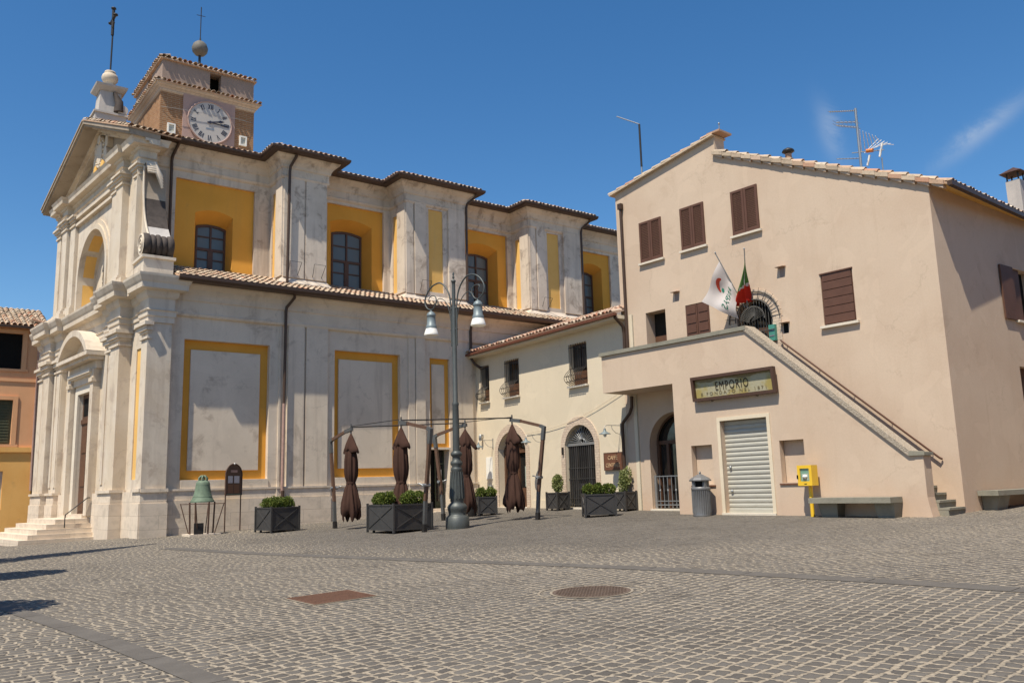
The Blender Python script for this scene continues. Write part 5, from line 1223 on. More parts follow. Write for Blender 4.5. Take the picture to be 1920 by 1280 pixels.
def shop_sign():
    P = RB.P
    s = thing('shop_sign', 'framed weathered sign board above the roller shutter of the pink house', 'sign', tuple(P(5.3, 1.3, 4.1)))
    tilt = .10   # leans out at the top
    def Q(t, d, z): return P(t, 1.24+d+(z-3.78)*tilt, z)
    class T: pass
    T = T(); T.P = lambda t, d, z: Q(t, d, z)
    f = MB(); a, b, z0, z1 = 3.93, 6.70, 3.78, 4.48; e = .085
    for r_ in (rect(a, a+e, z0, z1), rect(b-e, b, z0, z1), rect(a+e, b-e, z1-e, z1), rect(a+e, b-e, z0, z0+e)): f.prism(T, r_, 0, .13, 'board_brown')
    f.build('sign_frame', s)
    g = MB(); g.prism(T, rect(a+e, b-e, z0+e, z1-e), 0, .03, 'signface')
    so_ = g.build('sign_face', s)
    def strip():
        m = MB(); pts = [(a+e, z1-e)]; n = 40
        low = [(a+e+(b-a-2*e)*k/n, z1-e-.07+random.uniform(-.015, .015)+.03*math.sin(k*.33)) for k in range(n+1)]
        m.prism(T, low+[(b-e, z1-e), (a+e, z1-e)], .03, .034, 'faded_letter'); return m
    strip().build('peeled_strip', s)
    text('EMPORIO', .34, lambda x, y, h: Q(5.36-x, .036+h, 4.045+y), 'black_letter', 'lettering', s, .66, .006, spacing=1.25)
    text('E FONDATO NEL 1871', .125, lambda x, y, h: Q(5.34-x, .036+h, 3.93+y), 'faded_letter', 'lettering', s, 1.25, .004, spacing=1.5)
    k = MB()
    for t in (4.6, 6.1): k.tube([P(t, 1.2, 4.5), Q(t, .05, 4.47)], .012, 'dark_metal', 5); k.tube([P(t, 1.2, 3.76), Q(t, .05, 3.76)], .012, 'dark_metal', 5)
    k.build('sign_bracket', s)
shop_sign()

# ------------------------------------------------------------------ flags
def flag(name, label, base, tip, colours, cols, rows, hangfun, parts):
    o = thing(name, label, 'flag', tuple(base), 'flags on the pink house')
    p = MB(); p.tube([base, tip], .016, 'grey_metal', 6); p.lathe(Vector(tip)-Vector((0, 0, .02)), [(.01, 0), (.03, .03), (.01, .07)], 'grey_metal', 6); p.build('flagpole', o)
    return o
def build_flags():
    base = RB.P(5.56, .10, 6.52); tip = RB.P(5.98, .78, 8.16)
    o = flag('flag', 'white flag with red crescent and green mirrored lettering on a slanted pole', base, tip, None, 0, 0, None, None)
    ax = (tip-base); top = base+ax*.86; low = base+ax*.30
    fall = Vector((0, 0, -1)); side = RB.u*.62+RB.n*.10
    def S(u, v):   # u along hoist from top to low (0..1), v along the fly (0..1)
        h = top+(low-top)*u
        q = h+(side*.95+fall*1.05)*v*(1-.30*u)+fall*.10*v*v
        q += RB.n*(.10*math.sin(v*7+u*3.2)*v+.05*math.sin(u*9+v*2)) + RB.u*(-.40*v*u)
        return q
    def cloth(mb, u0, u1, v0, v1, m, nu=14, nv=20, off=0.):
        vs_ = [S(u0+(u1-u0)*i/nu, v0+(v1-v0)*j/nv)+RB.n*off for i in range(nu+1) for j in range(nv+1)]
        mb.add(vs_, [(i*(nv+1)+j, i*(nv+1)+j+1, (i+1)*(nv+1)+j+1, (i+1)*(nv+1)+j) for i in range(nu) for j in range(nv)], m, True)
    c = MB(); cloth(c, 0, 1, 0, 1, 'flag_white'); fo = c.build('cloth', o)
    e = MB()
    for k in range(11):
        a0 = rad(200+k*14); a1 = rad(200+(k+1)*14)
        w0 = .05+.07*math.sin(math.pi*k/11); w1 = .05+.07*math.sin(math.pi*(k+1)/11)
        q = []
        for a, w in ((a0, w0), (a1, w1)):
            for r_ in (.22, .22-w): q.append(S(.36+r_*math.sin(a)*.9, .42+r_*math.cos(a)*.8)+RB.n*.012)
        e.add([q[0], q[2], q[3], q[1]], [(0, 1, 2, 3)], 'flag_print_red', True)
    for k in range(1):
        e.add([S(.40+.06*math.cos(k_*1.2566+i_*0)*(.06 if 0 else 1), .50+.06*math.sin(k_*1.2566))+RB.n*.012 for k_ in range(5) for i_ in (0,)], [(0, 1, 2, 3, 4)], 'flag_print_green')
    e.build('emblem', fo)
    text('ANPAS', .30, lambda x, y, h: S(.80-y*1.0, .52+x*.72)+RB.n*(.012), 'flag_print_green', 'lettering', fo, 1.0, .002, bold=.004)
    base2 = RB.P(5.48, .10, 6.50); tip2 = RB.P(5.08, .62, 8.10)
    o2 = flag('flag', 'green, white and red flag drooping from an upright pole', base2, tip2, None, 0, 0, None, None)
    ax2 = tip2-base2; T2 = base2+ax2*.93; L2 = base2+ax2*.12
    def S2(u, v):
        h = T2+(L2-T2)*u
        fold = RB.u*(.12*math.sin(v*9+u*2)*u+.62*(v-.25)*(.12+u*.95))+RB.n*(.14*math.cos(v*11)*min(1, u*1.6))
        return h+fold+Vector((0, 0, -.50*v*(1-.8*u)))
    for nm, m, v0, v1 in (('green_band', 'flag_green', 0, 1), ):
        pass
    c = MB(); nu, nv = 26, 30
    vs_ = [S2(i/nu, j/nv) for i in range(nu+1) for j in range(nv+1)]
    for i in range(nu):
        for j in range(nv):
            u = i/nu; v = j/nv; k = v+.30*(u-.5)
            g = u+.10*math.sin(v*6)
            m = 'flag_red' if g > .66 else ('flag_white' if (g > .60 and v < .55) or v < .16 else 'flag_green')
            c.add([vs_[i*(nv+1)+j], vs_[i*(nv+1)+j+1], vs_[(i+1)*(nv+1)+j+1], vs_[(i+1)*(nv+1)+j]], [(0, 1, 2, 3)], m, True)
    c.build('cloth', o2)
build_flags()

# ------------------------------------------------------------------ antennas
def antennas():
    q = RB.P(11.9, -3, 0)
    o = thing('antenna', 'thin antenna mast with a bent boom above the left roof end', 'antenna', (q.x, q.y, 11))
    m = MB(); m.tube([(q.x, q.y, 11.2), (q.x, q.y, 15.38)], .035, 'grey_metal', 6); m.tube([(q.x, q.y, 13.6), (q.x, q.y, 15.35)], .042, 'dark_metal', 6); m.tube([RB.P(11.9, -3, 15.36), RB.P(13.05, -3, 16.1)], .025, 'grey_metal', 6)
    for k in range(9): c = RB.P(12.1+.1*k, -3, 15.49+.064*k); m.tube([c-RB.n*.07, c+RB.n*.07], .006, 'grey_metal', 4)
    m.build('mast', o)
    q = RB.P(3.17, -3, 0)
    o = thing('antenna', 'television antenna mast with several white elements near the roof ridge', 'antenna', (q.x, q.y, 10.6))
    m = MB(); m.tube([(q.x, q.y, 10.2), (q.x, q.y, 12.72)], .04, 'grey_metal', 8); m.build('mast', o)
    P = lambda t, d, z: RB.P(3.17+t, -3+d, z)
    def yagi(z, t0, t1, dz, n, ln, m='grey_metal'):
        a = MB(); a.tube([P(t0, 0, z), P(t1, 0, z+dz)], .016, m, 5)
        for k in range(n):
            c = P(t0+(t1-t0)*k/(n-1), 0, z+dz*k/(n-1)); a.tube([c-RB.n*ln, c+RB.n*ln], .007, m, 4)
        a.build('element', o)
    yagi(12.65, 0, .86, .28, 13, .10); yagi(12.1, 0, .66, .30, 8, .22); yagi(12.28, 0, .66, .22, 6, .22); yagi(11.1, 0, .75, .22, 8, .05)
    a = MB(); a.tube([P(.25, 0, 11.35), P(-.75, 0, 11.12)], .016, 'grey_metal', 5)
    for s_ in (-.28, .28):
        for k in range(6): a.tube([P(-.1-.12*k, s_*.3, 11.25+.02*k), P(-.35-.09*k, s_*2, 11.75-.07*k)], .009, 'white_paint', 4)
    a.tube([P(-.72, 0, 11.35), P(-.60, 0, 10.95)], .035, 'white_paint', 6); a.tube([P(-.30, 0, 11.1), P(-.20, 0, 10.8)], .035, 'white_paint', 6)
    a.tube([P(-.22, 0, 11.26), P(-.42, 0, 11.22)], .06, 'orange_plastic', 8); a.tube([P(-.66, 0, 10.9), P(-.66, 0, 10.3)], .02, 'grey_metal', 5); a.build('element', o)
    b = MB(); b.hexa([P(-.8, -.3, 10.30), P(.5, -.3, 10.78), P(.5, .3, 10.78), P(-.8, .3, 10.30), P(-.8, -.3, 10.36), P(.5, -.3, 10.84), P(.5, .3, 10.84), P(-.8, .3, 10.36)], 'rust'); b.build('roof_hatch', o)
antennas()

# ------------------------------------------------------------------ street lamp
def build_lamp():
    x, y = 13.75, 20.82; z = gz(x, y)
    o = thing('street_lamp', 'tall grey green cast iron street lamp with two curled arms', 'street lamp', (x, y, z), local=True)
    b = MB(); b.lathe((0, 0, -.05), [(.34, 0), (.345, .10), (.34, .36), (.29, .40), (.25, .44), (.26, .52), (.28, .58), (.29, .66), (.25, .72), (.185, .78), (.20, .82), (.205, 1.0), (.18, 1.40), (.155, 1.66), (.17, 1.70), (.16, 1.76), (.125, 1.80), (.175, 1.86), (.175, 1.93), (.12, 1.98), (.12, 2.08), (.16, 2.12), (.17, 2.18), (.11, 2.24)], 'lamp_green', 28)
    for k in range(14):
        a = 2*math.pi*k/14; b.tube([(.208*math.cos(a), .208*math.sin(a), .84), (.187*math.cos(a), .187*math.sin(a), 1.32), (.162*math.cos(a), .162*math.sin(a), 1.6)], .020, 'lamp_green', 6)
    b.build('lamp_base', o)
    p = MB(); p.lathe((0, 0, 2.15), [(.105, 0), (.10, .8), (.092, 1.35), (.10, 1.38), (.10, 1.43), (.075, 1.48), (.07, 4.0), (.068, 4.02), (.06, 4.06), (.055, 5.0)], 'lamp_green', 16)
    p.lathe((0, 0, 7.1), [(.055, 0), (.055, .12), (.075, .14), (.075, .17), (.03, .2), (.02, .24), (.045, .27), (.02, .31), (.03, .36), (.03, .40), (.008, .44)], 'lamp_green', 12); p.build('lamp_post', o)
    a = rad(-80); ux, uy = math.cos(a), math.sin(a)
    ARM = [(856, 650), (856, 610), (856, 585), (857, 565), (860, 545), (867, 527), (876, 515), (884, 512), (893, 513), (901, 520), (906, 530), (907, 540), (904, 550), (899, 557), (893, 560), (888, 556), (885, 548), (885, 541), (888, 535), (893, 532), (898, 533), (899, 538), (896, 541)]
    BRACE = [(857, 600), (861, 572), (867, 557), (874, 548), (880, 545), (884, 549), (883, 554), (879, 553)]
    def sm(pts, k=4):
        out = []
        for i in range(len(pts)-1):
            p0, p1, p2, p3 = pts[max(i-1, 0)], pts[i], pts[i+1], pts[min(i+2, len(pts)-1)]
            for q in range(k):
                t = q/k; out.append(tuple(.5*(2*p1[c]+(p2[c]-p0[c])*t+(2*p0[c]-5*p1[c]+4*p2[c]-p3[c])*t*t+(3*p1[c]-p0[c]-3*p2[c]+p3[c])*t**3) for c in (0, 1)))
        return out+[pts[-1]]
    for sgn in (1, -1):
        arm = MB()
        def L(px, py):
            s_ = (px-851)/63.8/.68; zz = 6.44+(577-py)/63.8; zz = (zz-1.12)*(1-.03*s_)+1.12
            return (ux*s_*sgn, uy*s_*sgn, zz)
        A = sm(ARM); arm.tube([L(*q) for q in A], [.024-.012*max(0, i/len(A)-.5)*2 for i in range(len(A))], 'lamp_green', 8)
        B = sm(BRACE); arm.tube([L(*q) for q in B], .013, 'lamp_green', 6)
        for py in (577, 618): arm.tube([L(850, py), L(857, py)], .028, 'lamp_green', 6)
        arm.build('lamp_arm', o)
        x_, y_, zb = L(895, 612); _, _, zt = L(893, 561); hh = zt-zb
        h = MB(); h.lathe((x_, y_, zb), [(.17, hh*.26), (.165, hh*.34), (.155, hh*.40), (.135, hh*.42), (.13, hh*.66), (.13, hh*.74), (.14, hh*.75), (.14, hh*.80), (.115, hh*.88), (.06, hh*.94), (.02, hh*.96), (.02, hh)], 'lamp_head', 20); ho = h.build('lamp_head', o)
        g = MB(); g.lathe((x_, y_, zb), [(.22, 0), (.225, .03), (.21, hh*.10), (.185, hh*.20), (.165, hh*.27)], 'white_glass', 22); g.build('lamp_glass', ho)
build_lamp()

# ------------------------------------------------------------------ umbrellas
def build_umbrellas():
    P1, P2, P3, P4 = (12.35, 25.85), (12.6, 20.75), (15.66, 24.54), (16.66, 20.78)
    C1, C2, C3, C4 = (12.40, 24.85), (12.54, 21.9), (15.95, 23.6), (16.44, 21.65)
    labels = ['closed brown umbrella left of the big planter, hanging from a left leaning post', 'closed brown umbrella standing behind the big planter', 'closed brown umbrella half hidden behind the street lamp', 'closed brown umbrella in front of the wooden cafe door']
    proto = None
    for i, (p, c) in enumerate(((P1, C1), (P2, C2), (P3, C3), (P4, C4))):
        zg = gz(*p); o = thing('patio_umbrella', labels[i], 'umbrella', (p[0], p[1], zg), 'cafe umbrellas on cantilever posts', local=True)
        d = Vector((c[0]-p[0], c[1]-p[1])); L = d.length; d.normalize(); n = Vector((-d.y, d.x))
        def Q(s_, w, z): return (d.x*s_+n.x*w, d.y*s_+n.y*w, z)
        def bar(mb, a, b, w, h, m, wy=None):
            (s0, z0), (s1, z1) = a, b; dx, dz = s1-s0, z1-z0; l = math.hypot(dx, dz); nx, nz = -dz/l*h/2, dx/l*h/2; ww = w/2
            mb.hexa([Q(s0-nx, -ww, z0-nz), Q(s1-nx, -ww, z1-nz), Q(s1-nx, ww, z1-nz), Q(s0-nx, ww, z0-nz), Q(s0+nx, -ww, z0+nz), Q(s1+nx, -ww, z1+nz), Q(s1+nx, ww, z1+nz), Q(s0+nx, ww, z0+nz)], m)
        ps = MB(); bar(ps, (0.0, -.05), (-.02, .22), .11, .115, 'dark_metal'); bar(ps, (-.02, .22), (-.07, .85), .09, .095, 'umbrella_steel'); bar(ps, (-.07, .85), (-.30, 2.42), .085, .10, 'umbrella_wood'); bar(ps, (-.30, 2.42), (-.36, 2.82), .10, .11, 'umbrella_steel'); ps.build('post', o)
        cr = MB(); cr.tube([Q(-.14, -.1, 1.28), Q(-.14, .14, 1.28)], .05, 'grey_metal', 10); cr.tube([Q(-.14, .14, 1.28), Q(-.05, .18, 1.33), Q(-.02, .22, 1.33)], .018, 'grey_metal', 6); cr.build('crank', o)
        ar = MB(); bar(ar, (-.40, 2.78), (-.22, 2.86), .09, .10, 'umbrella_steel'); bar(ar, (-.22, 2.86), (L-.35, 3.06), .07, .09, 'umbrella_wood'); bar(ar, (L-.35, 3.06), (L+.06, 3.12), .10, .11, 'umbrella_steel'); ar.build('arm', o)
        ht = MB(); ht.tube([Q(L, 0, 2.9), Q(L, 0, 3.28)], .025, 'umbrella_steel', 6); ht.build('hanger', o)
        cv = MB(); rnd = random.Random(i+3); ph = rnd.uniform(0, 6)
        tie = 1.42+rnd.uniform(-.04, .04); ns = 72
        def cloth(rings, rmod, zmod):
            V = []
            for r_, z_ in rings:
                for q in range(ns):
                    a = 2*math.pi*q/ns; rr = r_*rmod(a, z_); x_, y_, _ = Q(L, 0, 0); V.append((x_+rr*math.cos(a), y_+rr*math.sin(a), z_+zmod(a, z_)))
            cv.add(V, [(r*ns+q, r*ns+(q+1) % ns, (r+1)*ns+(q+1) % ns, (r+1)*ns+q) for r in range(len(rings)-1) for q in range(ns)], 'canopy', True)
        corner = lambda a: max(0, math.cos(2*(a+ph)))**3
        cloth([(.015, 2.99), (.06, 2.90), (.115, 2.78), (.165, 2.66), (.205, 2.55), (.225, 2.46), (.205, 2.42)], lambda a, z: 1+(.85*corner(a)-.12+.06*math.cos(7*a+ph))*min(1, max(0, (2.92-z)*2.6)), lambda a, z: (-.10*corner(a)+.05*math.cos(6*a+ph*2))*min(1, max(0, (2.8-z)*3)))
        f1, f2 = rnd.uniform(.7, 1.3), rnd.uniform(0, 6)
        cloth([(.10, 2.62), (.17, 2.40), (.20, 2.1), (.205, 1.8), (.19, 1.62), (.15, tie+.08), (.128, tie), (.15, tie-.08), (.20, tie-.24), (.245, tie-.45), (.285, .80), (.305, .60), (.30, .44), (.25, .36)],
              lambda a, z: 1+.10*math.cos(7*a+ph+1.6*math.sin(z*2.3+f2))+.06*math.cos(13*a+f2+z*1.5)+.05*math.cos(3*a+f2*2+z)+(.16*math.cos(5*a+ph)*(.8-z)*1.6 if z < .8 else 0),
              lambda a, z: (.11*math.cos(4*a+f2)+.06*math.cos(9*a+ph))*max(0, .9-z)/.55 if z < .9 else 0)
        cv.lathe(Q(L, 0, tie-.03), [(.145, 0), (.15, .03), (.145, .06)], 'canopy', 24)
        cv.build('canopy', o)
    def beam(a, b, za, zb, label, r=.022):
        m = MB(); m.tube([(*a, za), (*b, zb)], r, 'dark_metal', 6); return tag(m.build('tie_bar'), label, 'bar', 'bars linking the umbrellas')
    z = lambda c, p: gz(*p)+3.18
    beam(C1, C3, z(C1, P1), z(C3, P3), 'long dark bar tying the left umbrella to the one behind the lamp'); beam(C2, C4, z(C2, P2), z(C4, P4), 'long dark bar from the umbrella behind the planter to the one by the cafe door')
    beam(C1, C2, z(C1, P1)+.03, z(C2, P2)+.03, 'thin bar slanting between the two left umbrellas', .012); beam(C3, C4, z(C3, P3)+.03, z(C4, P4)+.03, 'thin bar slanting between the two right umbrellas', .012)
build_umbrellas()

# ------------------------------------------------------------------ planters and plants
def planter(w, dpt, h, loc, rot, label):
    o = thing('planter', label, 'planter', loc, 'dark metal planters on the square', local=True, rotz=rot)
    b = MB(); m = 'planter_metal'; z0 = .06
    for x0, x1, y0, y1 in ((-w/2, w/2, -dpt/2, -dpt/2+.02), (-w/2, w/2, dpt/2-.02, dpt/2), (-w/2, -w/2+.02, -dpt/2+.02, dpt/2-.02), (w/2-.02, w/2, -dpt/2+.02, dpt/2-.02)): b.box(x0, x1, y0, y1, z0, h, m)
    b.box(-w/2+.02, w/2-.02, -dpt/2+.02, dpt/2-.02, z0, h-.08, 'soil'); b.build('box', o)
    f = MB(); e = .035; q = .018
    for sx in (-1, 1):
        for sy in (-1, 1): f.box(sx*w/2-(q if sx > 0 else e-.0)+.0, sx*w/2+(e-.0 if sx > 0 else q), sy*dpt/2-(q if sy > 0 else e), sy*dpt/2+(e if sy > 0 else q), .0, h+.03, m)
    for sy in (-1, 1):
        y0, y1 = (dpt/2, dpt/2+q) if sy > 0 else (-dpt/2-q, -dpt/2)
        for z in (z0, h-.04): f.box(-w/2+.02, w/2-.02, y0, y1, z, z+.04, m)
        for s_ in (-1, 1): f.hexa([(-w/2+.02, y0, (z0+.04) if s_ > 0 else h-.05), (-w/2+.05, y0, (z0+.04) if s_ > 0 else h-.05), (-w/2+.05, y1, (z0+.04) if s_ > 0 else h-.05), (-w/2+.02, y1, (z0+.04) if s_ > 0 else h-.05), (w/2-.05, y0, (h-.05) if s_ > 0 else z0+.04), (w/2-.02, y0, (h-.05) if s_ > 0 else z0+.04), (w/2-.02, y1, (h-.05) if s_ > 0 else z0+.04), (w/2-.05, y1, (h-.05) if s_ > 0 else z0+.04)], m)
    for sx in (-1, 1):
        x0, x1 = (w/2, w/2+q) if sx > 0 else (-w/2-q, -w/2)
        for z in (z0, h-.04): f.box(x0, x1, -dpt/2+.02, dpt/2-.02, z, z+.04, m)
        for s_ in (-1, 1):
            za, zb = ((z0+.04), (h-.05)) if s_ > 0 else ((h-.05), (z0+.04))
            f.hexa([(x0, -dpt/2+.02, za), (x1, -dpt/2+.02, za), (x1, -dpt/2+.05, za), (x0, -dpt/2+.05, za), (x0, dpt/2-.05, zb), (x1, dpt/2-.05, zb), (x1, dpt/2-.02, zb), (x0, dpt/2-.02, zb)], m)
    f.build('frame', o)
    for sx in (-1, 1):
        for sy in (-1, 1):
            ft = MB(); ft.lathe((sx*(w/2-.12), sy*(dpt/2-.12), -.06), [(.03, 0), (.04, .02), (.04, .09), (.02, .12)], 'dark_metal', 8); ft.build('foot', o)
    return o
def shrub(x, y, z, rx, ry, rz, n, label, m='box_leaf', size=.05, group='clipped box shrubs in the planters', name='box_shrub', fill=.35, lump=.28):
    o = thing(name, label, 'shrub', (x, y, z), group)
    f = MB(); f.leaves((x, y, z+rz*.62), rx, ry, rz, n, size, m, fill, lump=lump); f.build('foliage', o)
    s = MB(); 
    for k in range(4): a = random.uniform(0, 6.28); s.tube([(x, y, z-.04), (x+rx*.3*math.cos(a), y+ry*.3*math.sin(a), z+rz*.5)], [.012, .006], 'bark', 5)
    s.build('stem', o)
def build_planters():
    # front left planter
    def at(cx, cy, rot, lx, ly): c, s = math.cos(rot), math.sin(rot); return cx+lx*c-ly*s, cy+lx*s+ly*c
    cx, cy, r = 10.85, 26.95, rad(8); z = gz(cx, cy); planter(.98, .98, .78, (cx, cy, z), r, 'square dark metal planter by the church wall, right of the information board')
    for k, (lx, ly) in enumerate(((-.22, .18), (.2, .22), (-.18, -.2), (.24, -.18))):
        x, y = at(cx, cy, r, lx, ly); shrub(x, y, z+.72, .29, .29, .27, 1440, 'small box shrub in the planter by the information board')
    cx, cy, r = 12.45, 21.85, rad(5); z = gz(cx, cy); planter(1.30, 1.30, .78, (cx, cy, z), r, 'largest dark metal planter with five round shrubs, left of the street lamp')
    for k, (lx, ly) in enumerate(((-.42, .4), (-.45, -.02), (.42, .42), (.05, -.40), (.46, -.36), (0, .3))):
        x, y = at(cx, cy, r, lx, ly); shrub(x, y, z+.74, .30, .30, .28, 1600, 'round box shrub in the largest planter left of the street lamp')
    cx, cy, r = 18.07, 19.52, rad(-33); z = gz(cx, cy); planter(.92, .50, .68, (cx, cy, z), r, 'wide dark planter standing in front of the barred cafe gate')
    for lx in (-.3, 0, .3):
        x, y = at(cx, cy, r, lx, 0); shrub(x, y, z+.64, .26, .25, .26, 1440, 'round box shrub in the planter before the barred gate')
    for (cx, cy, lb, pl, nm) in ((19.98, 23.72, 'narrow dark planter with a pale bush between the two cafe doors', 'tall pale leafed bush growing in the planter between the cafe doors', .62), (20.08, 20.42, 'narrow dark planter with a pale bush under the brown cafe sign', 'tall pale leafed bush under the brown cafe sign', .56)):
        z = gz(cx, cy); planter(nm, nm-.1, .62, (cx, cy, z), rad(86.5), lb)
        shrub(cx, cy, z+.57, .24, .24, .58, 2400, pl, 'pale_leaf', .06, None, 'euonymus_bush', .1, .45)
    cx, cy = 18.7, 22.15; z = gz(cx, cy)
    shrub(cx, cy, z, .2, .2, .75, 700, 'pale leafed bush peeping over the wide planter before the barred gate', 'pale_leaf', .05, None, 'euonymus_bush', .1, .45) if 0 else None
    cx, cy = 17.75, 25.0; z = gz(cx, cy); planter(.62, .62, .64, (cx, cy, z), rad(-28), 'dark planter with box shrubs right of the street lamp foot')
    for lx, ly in ((-.14, .1), (.15, -.08)):
        x, y = at(cx, cy, 0, lx, ly); shrub(x, y, z+.60, .25, .25, .26, 1360, 'box shrub in the planter right of the street lamp foot')
    x, y = 17.15, 25.05; z = gz(x, y)
    p = MB(); p.lathe((x, y, z), [(.13, 0), (.15, .02), (.19, .34), (.20, .36), (.20, .39), (.17, .39), (.16, .34)], 'planter_metal', 18); tag(p.build('plant_pot'), 'round dark plant pot beside the street lamp foot', 'pot')
    shrub(x, y, z+.34, .22, .22, .30, 800, 'bright green bushy plant in the round pot', 'box_leaf', .055, None, 'potted_plant')
build_planters()

# ------------------------------------------------------------------ bell, board, bin, cabinet, benches, covers
def build_small():
    x, y = 9.0, 28.72; z = gz(x, y)
    o = thing('bell_stand', 'low iron stand of splayed bars under the green bell', 'stand', (x, y, z))
    s = MB()
    for k in range(8):
        a = 2*math.pi*k/8+.2; ca, sa = math.cos(a), math.sin(a); top = .70 if k % 2 else .44; w = .028 if k % 2 == 0 else .016
        s.tube([(x+.40*ca, y+.40*sa, z), (x+top*ca, y+top*sa, z+(1.02 if k % 2 else 1.06))], w, 'rust' if 0 else 'board_brown', 6)
    s.build('bars', o)
    r = MB(); r.tube([(x+.66*math.cos(2*math.pi*k/24), y+.66*math.sin(2*math.pi*k/24), z+1.0) for k in range(25)], .010, 'board_brown', 5, caps=False); r.build('ring', o)
    p = MB(); p.box(x-.5, x+.5, y-.42, y+.42, z-.05, z+.05, 'travertine'); p.build('slab', o)
    q = MB(); q.box(x-.36, x-.06, y-.40, y-.37, z+.05, z+.40, 'dark_metal'); q.build('plaque', o)
    o = thing('bell', 'large green bronze church bell resting on an iron stand', 'bell', (x, y, z+1.06))
    b = MB(); K_ = .83; b.lathe((x, y, z+1.05), [(r_*K_, h_*K_) for r_, h_ in [(.45, 0), (.455, .03), (.43, .08), (.385, .16), (.335, .30), (.30, .46), (.275, .62), (.262, .74), (.24, .79), (.18, .84), (.06, .86), (.04, .86)]], 'bronze', 32)
    for zz in (.12, .2, .66): b.lathe((x, y, z+1.05+zz*K_), [(r_*K_, h_) for r_, h_ in [(.405-.22*zz, 0), (.42-.22*zz, .012), (.40-.22*zz, .025)]], 'bronze', 32)
    b.build('bell_body', o)
    c = MB()
    for a in (0, 60, 120): 
        ca, sa = math.cos(rad(a)), math.sin(rad(a)); c.tube([(x+.125*ca, y+.125*sa, z+1.745), (x+.14*ca, y+.14*sa, z+1.83), (x+.07*ca, y+.07*sa, z+1.90), (x-.07*ca, y-.07*sa, z+1.90), (x-.14*ca, y-.14*sa, z+1.83), (x-.125*ca, y-.125*sa, z+1.745)], .03, 'bronze', 6)
    c.build('bell_crown', o)
    # information board
    a0, a1 = Vector((9.93, 29.30)), Vector((10.60, 29.62)); u = (a1-a0); W_ = u.length; B = Fr(a0.x, a0.y, math.degrees(math.atan2(u.y, u.x)), -1); zb = gz(10.2, 29.4)
    o = thing('information_board', 'brown arched information board on two thin posts by the church wall', 'sign', (10.25, 29.45, zb))
    f = MB(); pl = archpoly(0, W_, zb+1.22, zb+1.95, zb+2.27, 14); f.prism(B, pl, -.02, .02, 'board_brown'); f.build('board', o)
    e = MB(); pts = [B.P(t, .02, zz) for t, zz in pl]; e.tube(pts+[pts[0]], .022, 'board_brown', 6, caps=False); e.build('rim', o)
    for t in (.02, W_-.02):
        p = MB(); p.tube([B.P(t, 0, zb-.05), B.P(t, 0, zb+1.9)], .022, 'board_brown', 6); p.build('post', o)
    m = MB(); m.fbox(B, .10, .31, .02, .026, zb+1.62, zb+1.86, 'poster'); m.fbox(B, .38, .62, .02, .026, zb+1.62, zb+1.86, 'poster'); m.fbox(B, .10, .34, .02, .024, zb+1.28, zb+1.58, 'sign_brown'); m.fbox(B, .38, .62, .02, .024, zb+1.28, zb+1.58, 'sign_brown'); m.fbox(B, .06, W_-.06, .02, .03, zb+1.22, zb+1.26, 'bronze'); m.fbox(B, .22, .52, .02, .026, zb+1.98, zb+2.06, 'copper'); m.build('notices', o)
    k = MB(); k.lathe(B.P(W_/2, .03, zb+2.24), [(.01, 0), (.03, .02), (.03, .05), (.01, .07)], 'white_paint', 8); k.build('badge', o)
    # litter bin
    x, y = 18.85, 16.15; z = gz(x, y); o = thing('litter_bin', 'grey metal litter bin with a peaked lid left of the roller shutter', 'bin', (x, y, z))
    b = MB(); b.lathe((x, y, z-.02), [(.24, 0), (.26, .03), (.25, .06), (.25, .72), (.27, .74), (.27, .80), (.25, .82)], 'bin', 28)
    for k in range(28): a = 2*math.pi*k/28; b.tube([(x+.252*math.cos(a), y+.252*math.sin(a), z+.08), (x+.252*math.cos(a), y+.252*math.sin(a), z+.70)], .013, 'bin', 5)
    b.build('drum', o)
    n = MB(); n.lathe((x, y, z+.80), [(.19, 0), (.20, .18)], 'dark', 12)
    for k in range(4): a = rad(45+90*k)+.5; n.box(x+.2*math.cos(a)-.05, x+.2*math.cos(a)+.05, y+.2*math.sin(a)-.05, y+.2*math.sin(a)+.05, z+.79, z+.98, 'bin')
    n.build('opening', o)
    l = MB(); l.lathe((x, y, z+.96), [(.30, 0), (.31, .03), (.25, .09), (.10, .17), (.03, .20), (.035, .24), (.01, .28)], 'bin', 8, False); l.build('lid', o)
    # defibrillator cabinet on its post
    P = RB.P; t = 3.12; z = gz(19.5, 13.0)
    o = thing('defibrillator_cabinet', 'yellow defibrillator cabinet with a window on a short post', 'cabinet', tuple(P(t, 1.5, z)))
    c = MB(); c.fbox(RB, t-.20, t+.20, 1.36, 1.60, z+.76, z+1.27, 'yellow'); c.build('cabinet_body', o)
    d = MB()
    for r_ in (rect(t-.20, t-.13, z+.76, z+1.27), rect(t+.13, t+.20, z+.76, z+1.27), rect(t-.13, t+.13, z+1.19, z+1.27), rect(t-.13, t+.13, z+.76, z+.87)): d.prism(RB, r_, 1.602, 1.645, 'yellow')
    d.fbox(RB, t-.05, t+.02, 1.645, 1.652, z+.80, z+.815, 'dark'); d.fbox(RB, t+.18, t+.215, 1.61, 1.66, z+.93, z+1.03, 'dark'); do = d.build('cabinet_door', o)
    w = MB(); w.fbox(RB, t-.13, t+.13, 1.602, 1.612, z+.87, z+1.19, 'pane_green'); w.fbox(RB, t-.09, t+.09, 1.613, 1.617, z+.90, z+1.06, 'curtain'); w.lathe(P(t, 1.62, z+.93), [(.01, 0), (.06, .03), (.07, .06), (.05, .09), (.01, .1)], 'white_paint', 12); w.build('window', do)
    p = MB(); p.tube([P(t-.02, 1.45, z-.05), P(t-.02, 1.45, z+.77)], .05, 'yellow', 10); p.build('post', o)
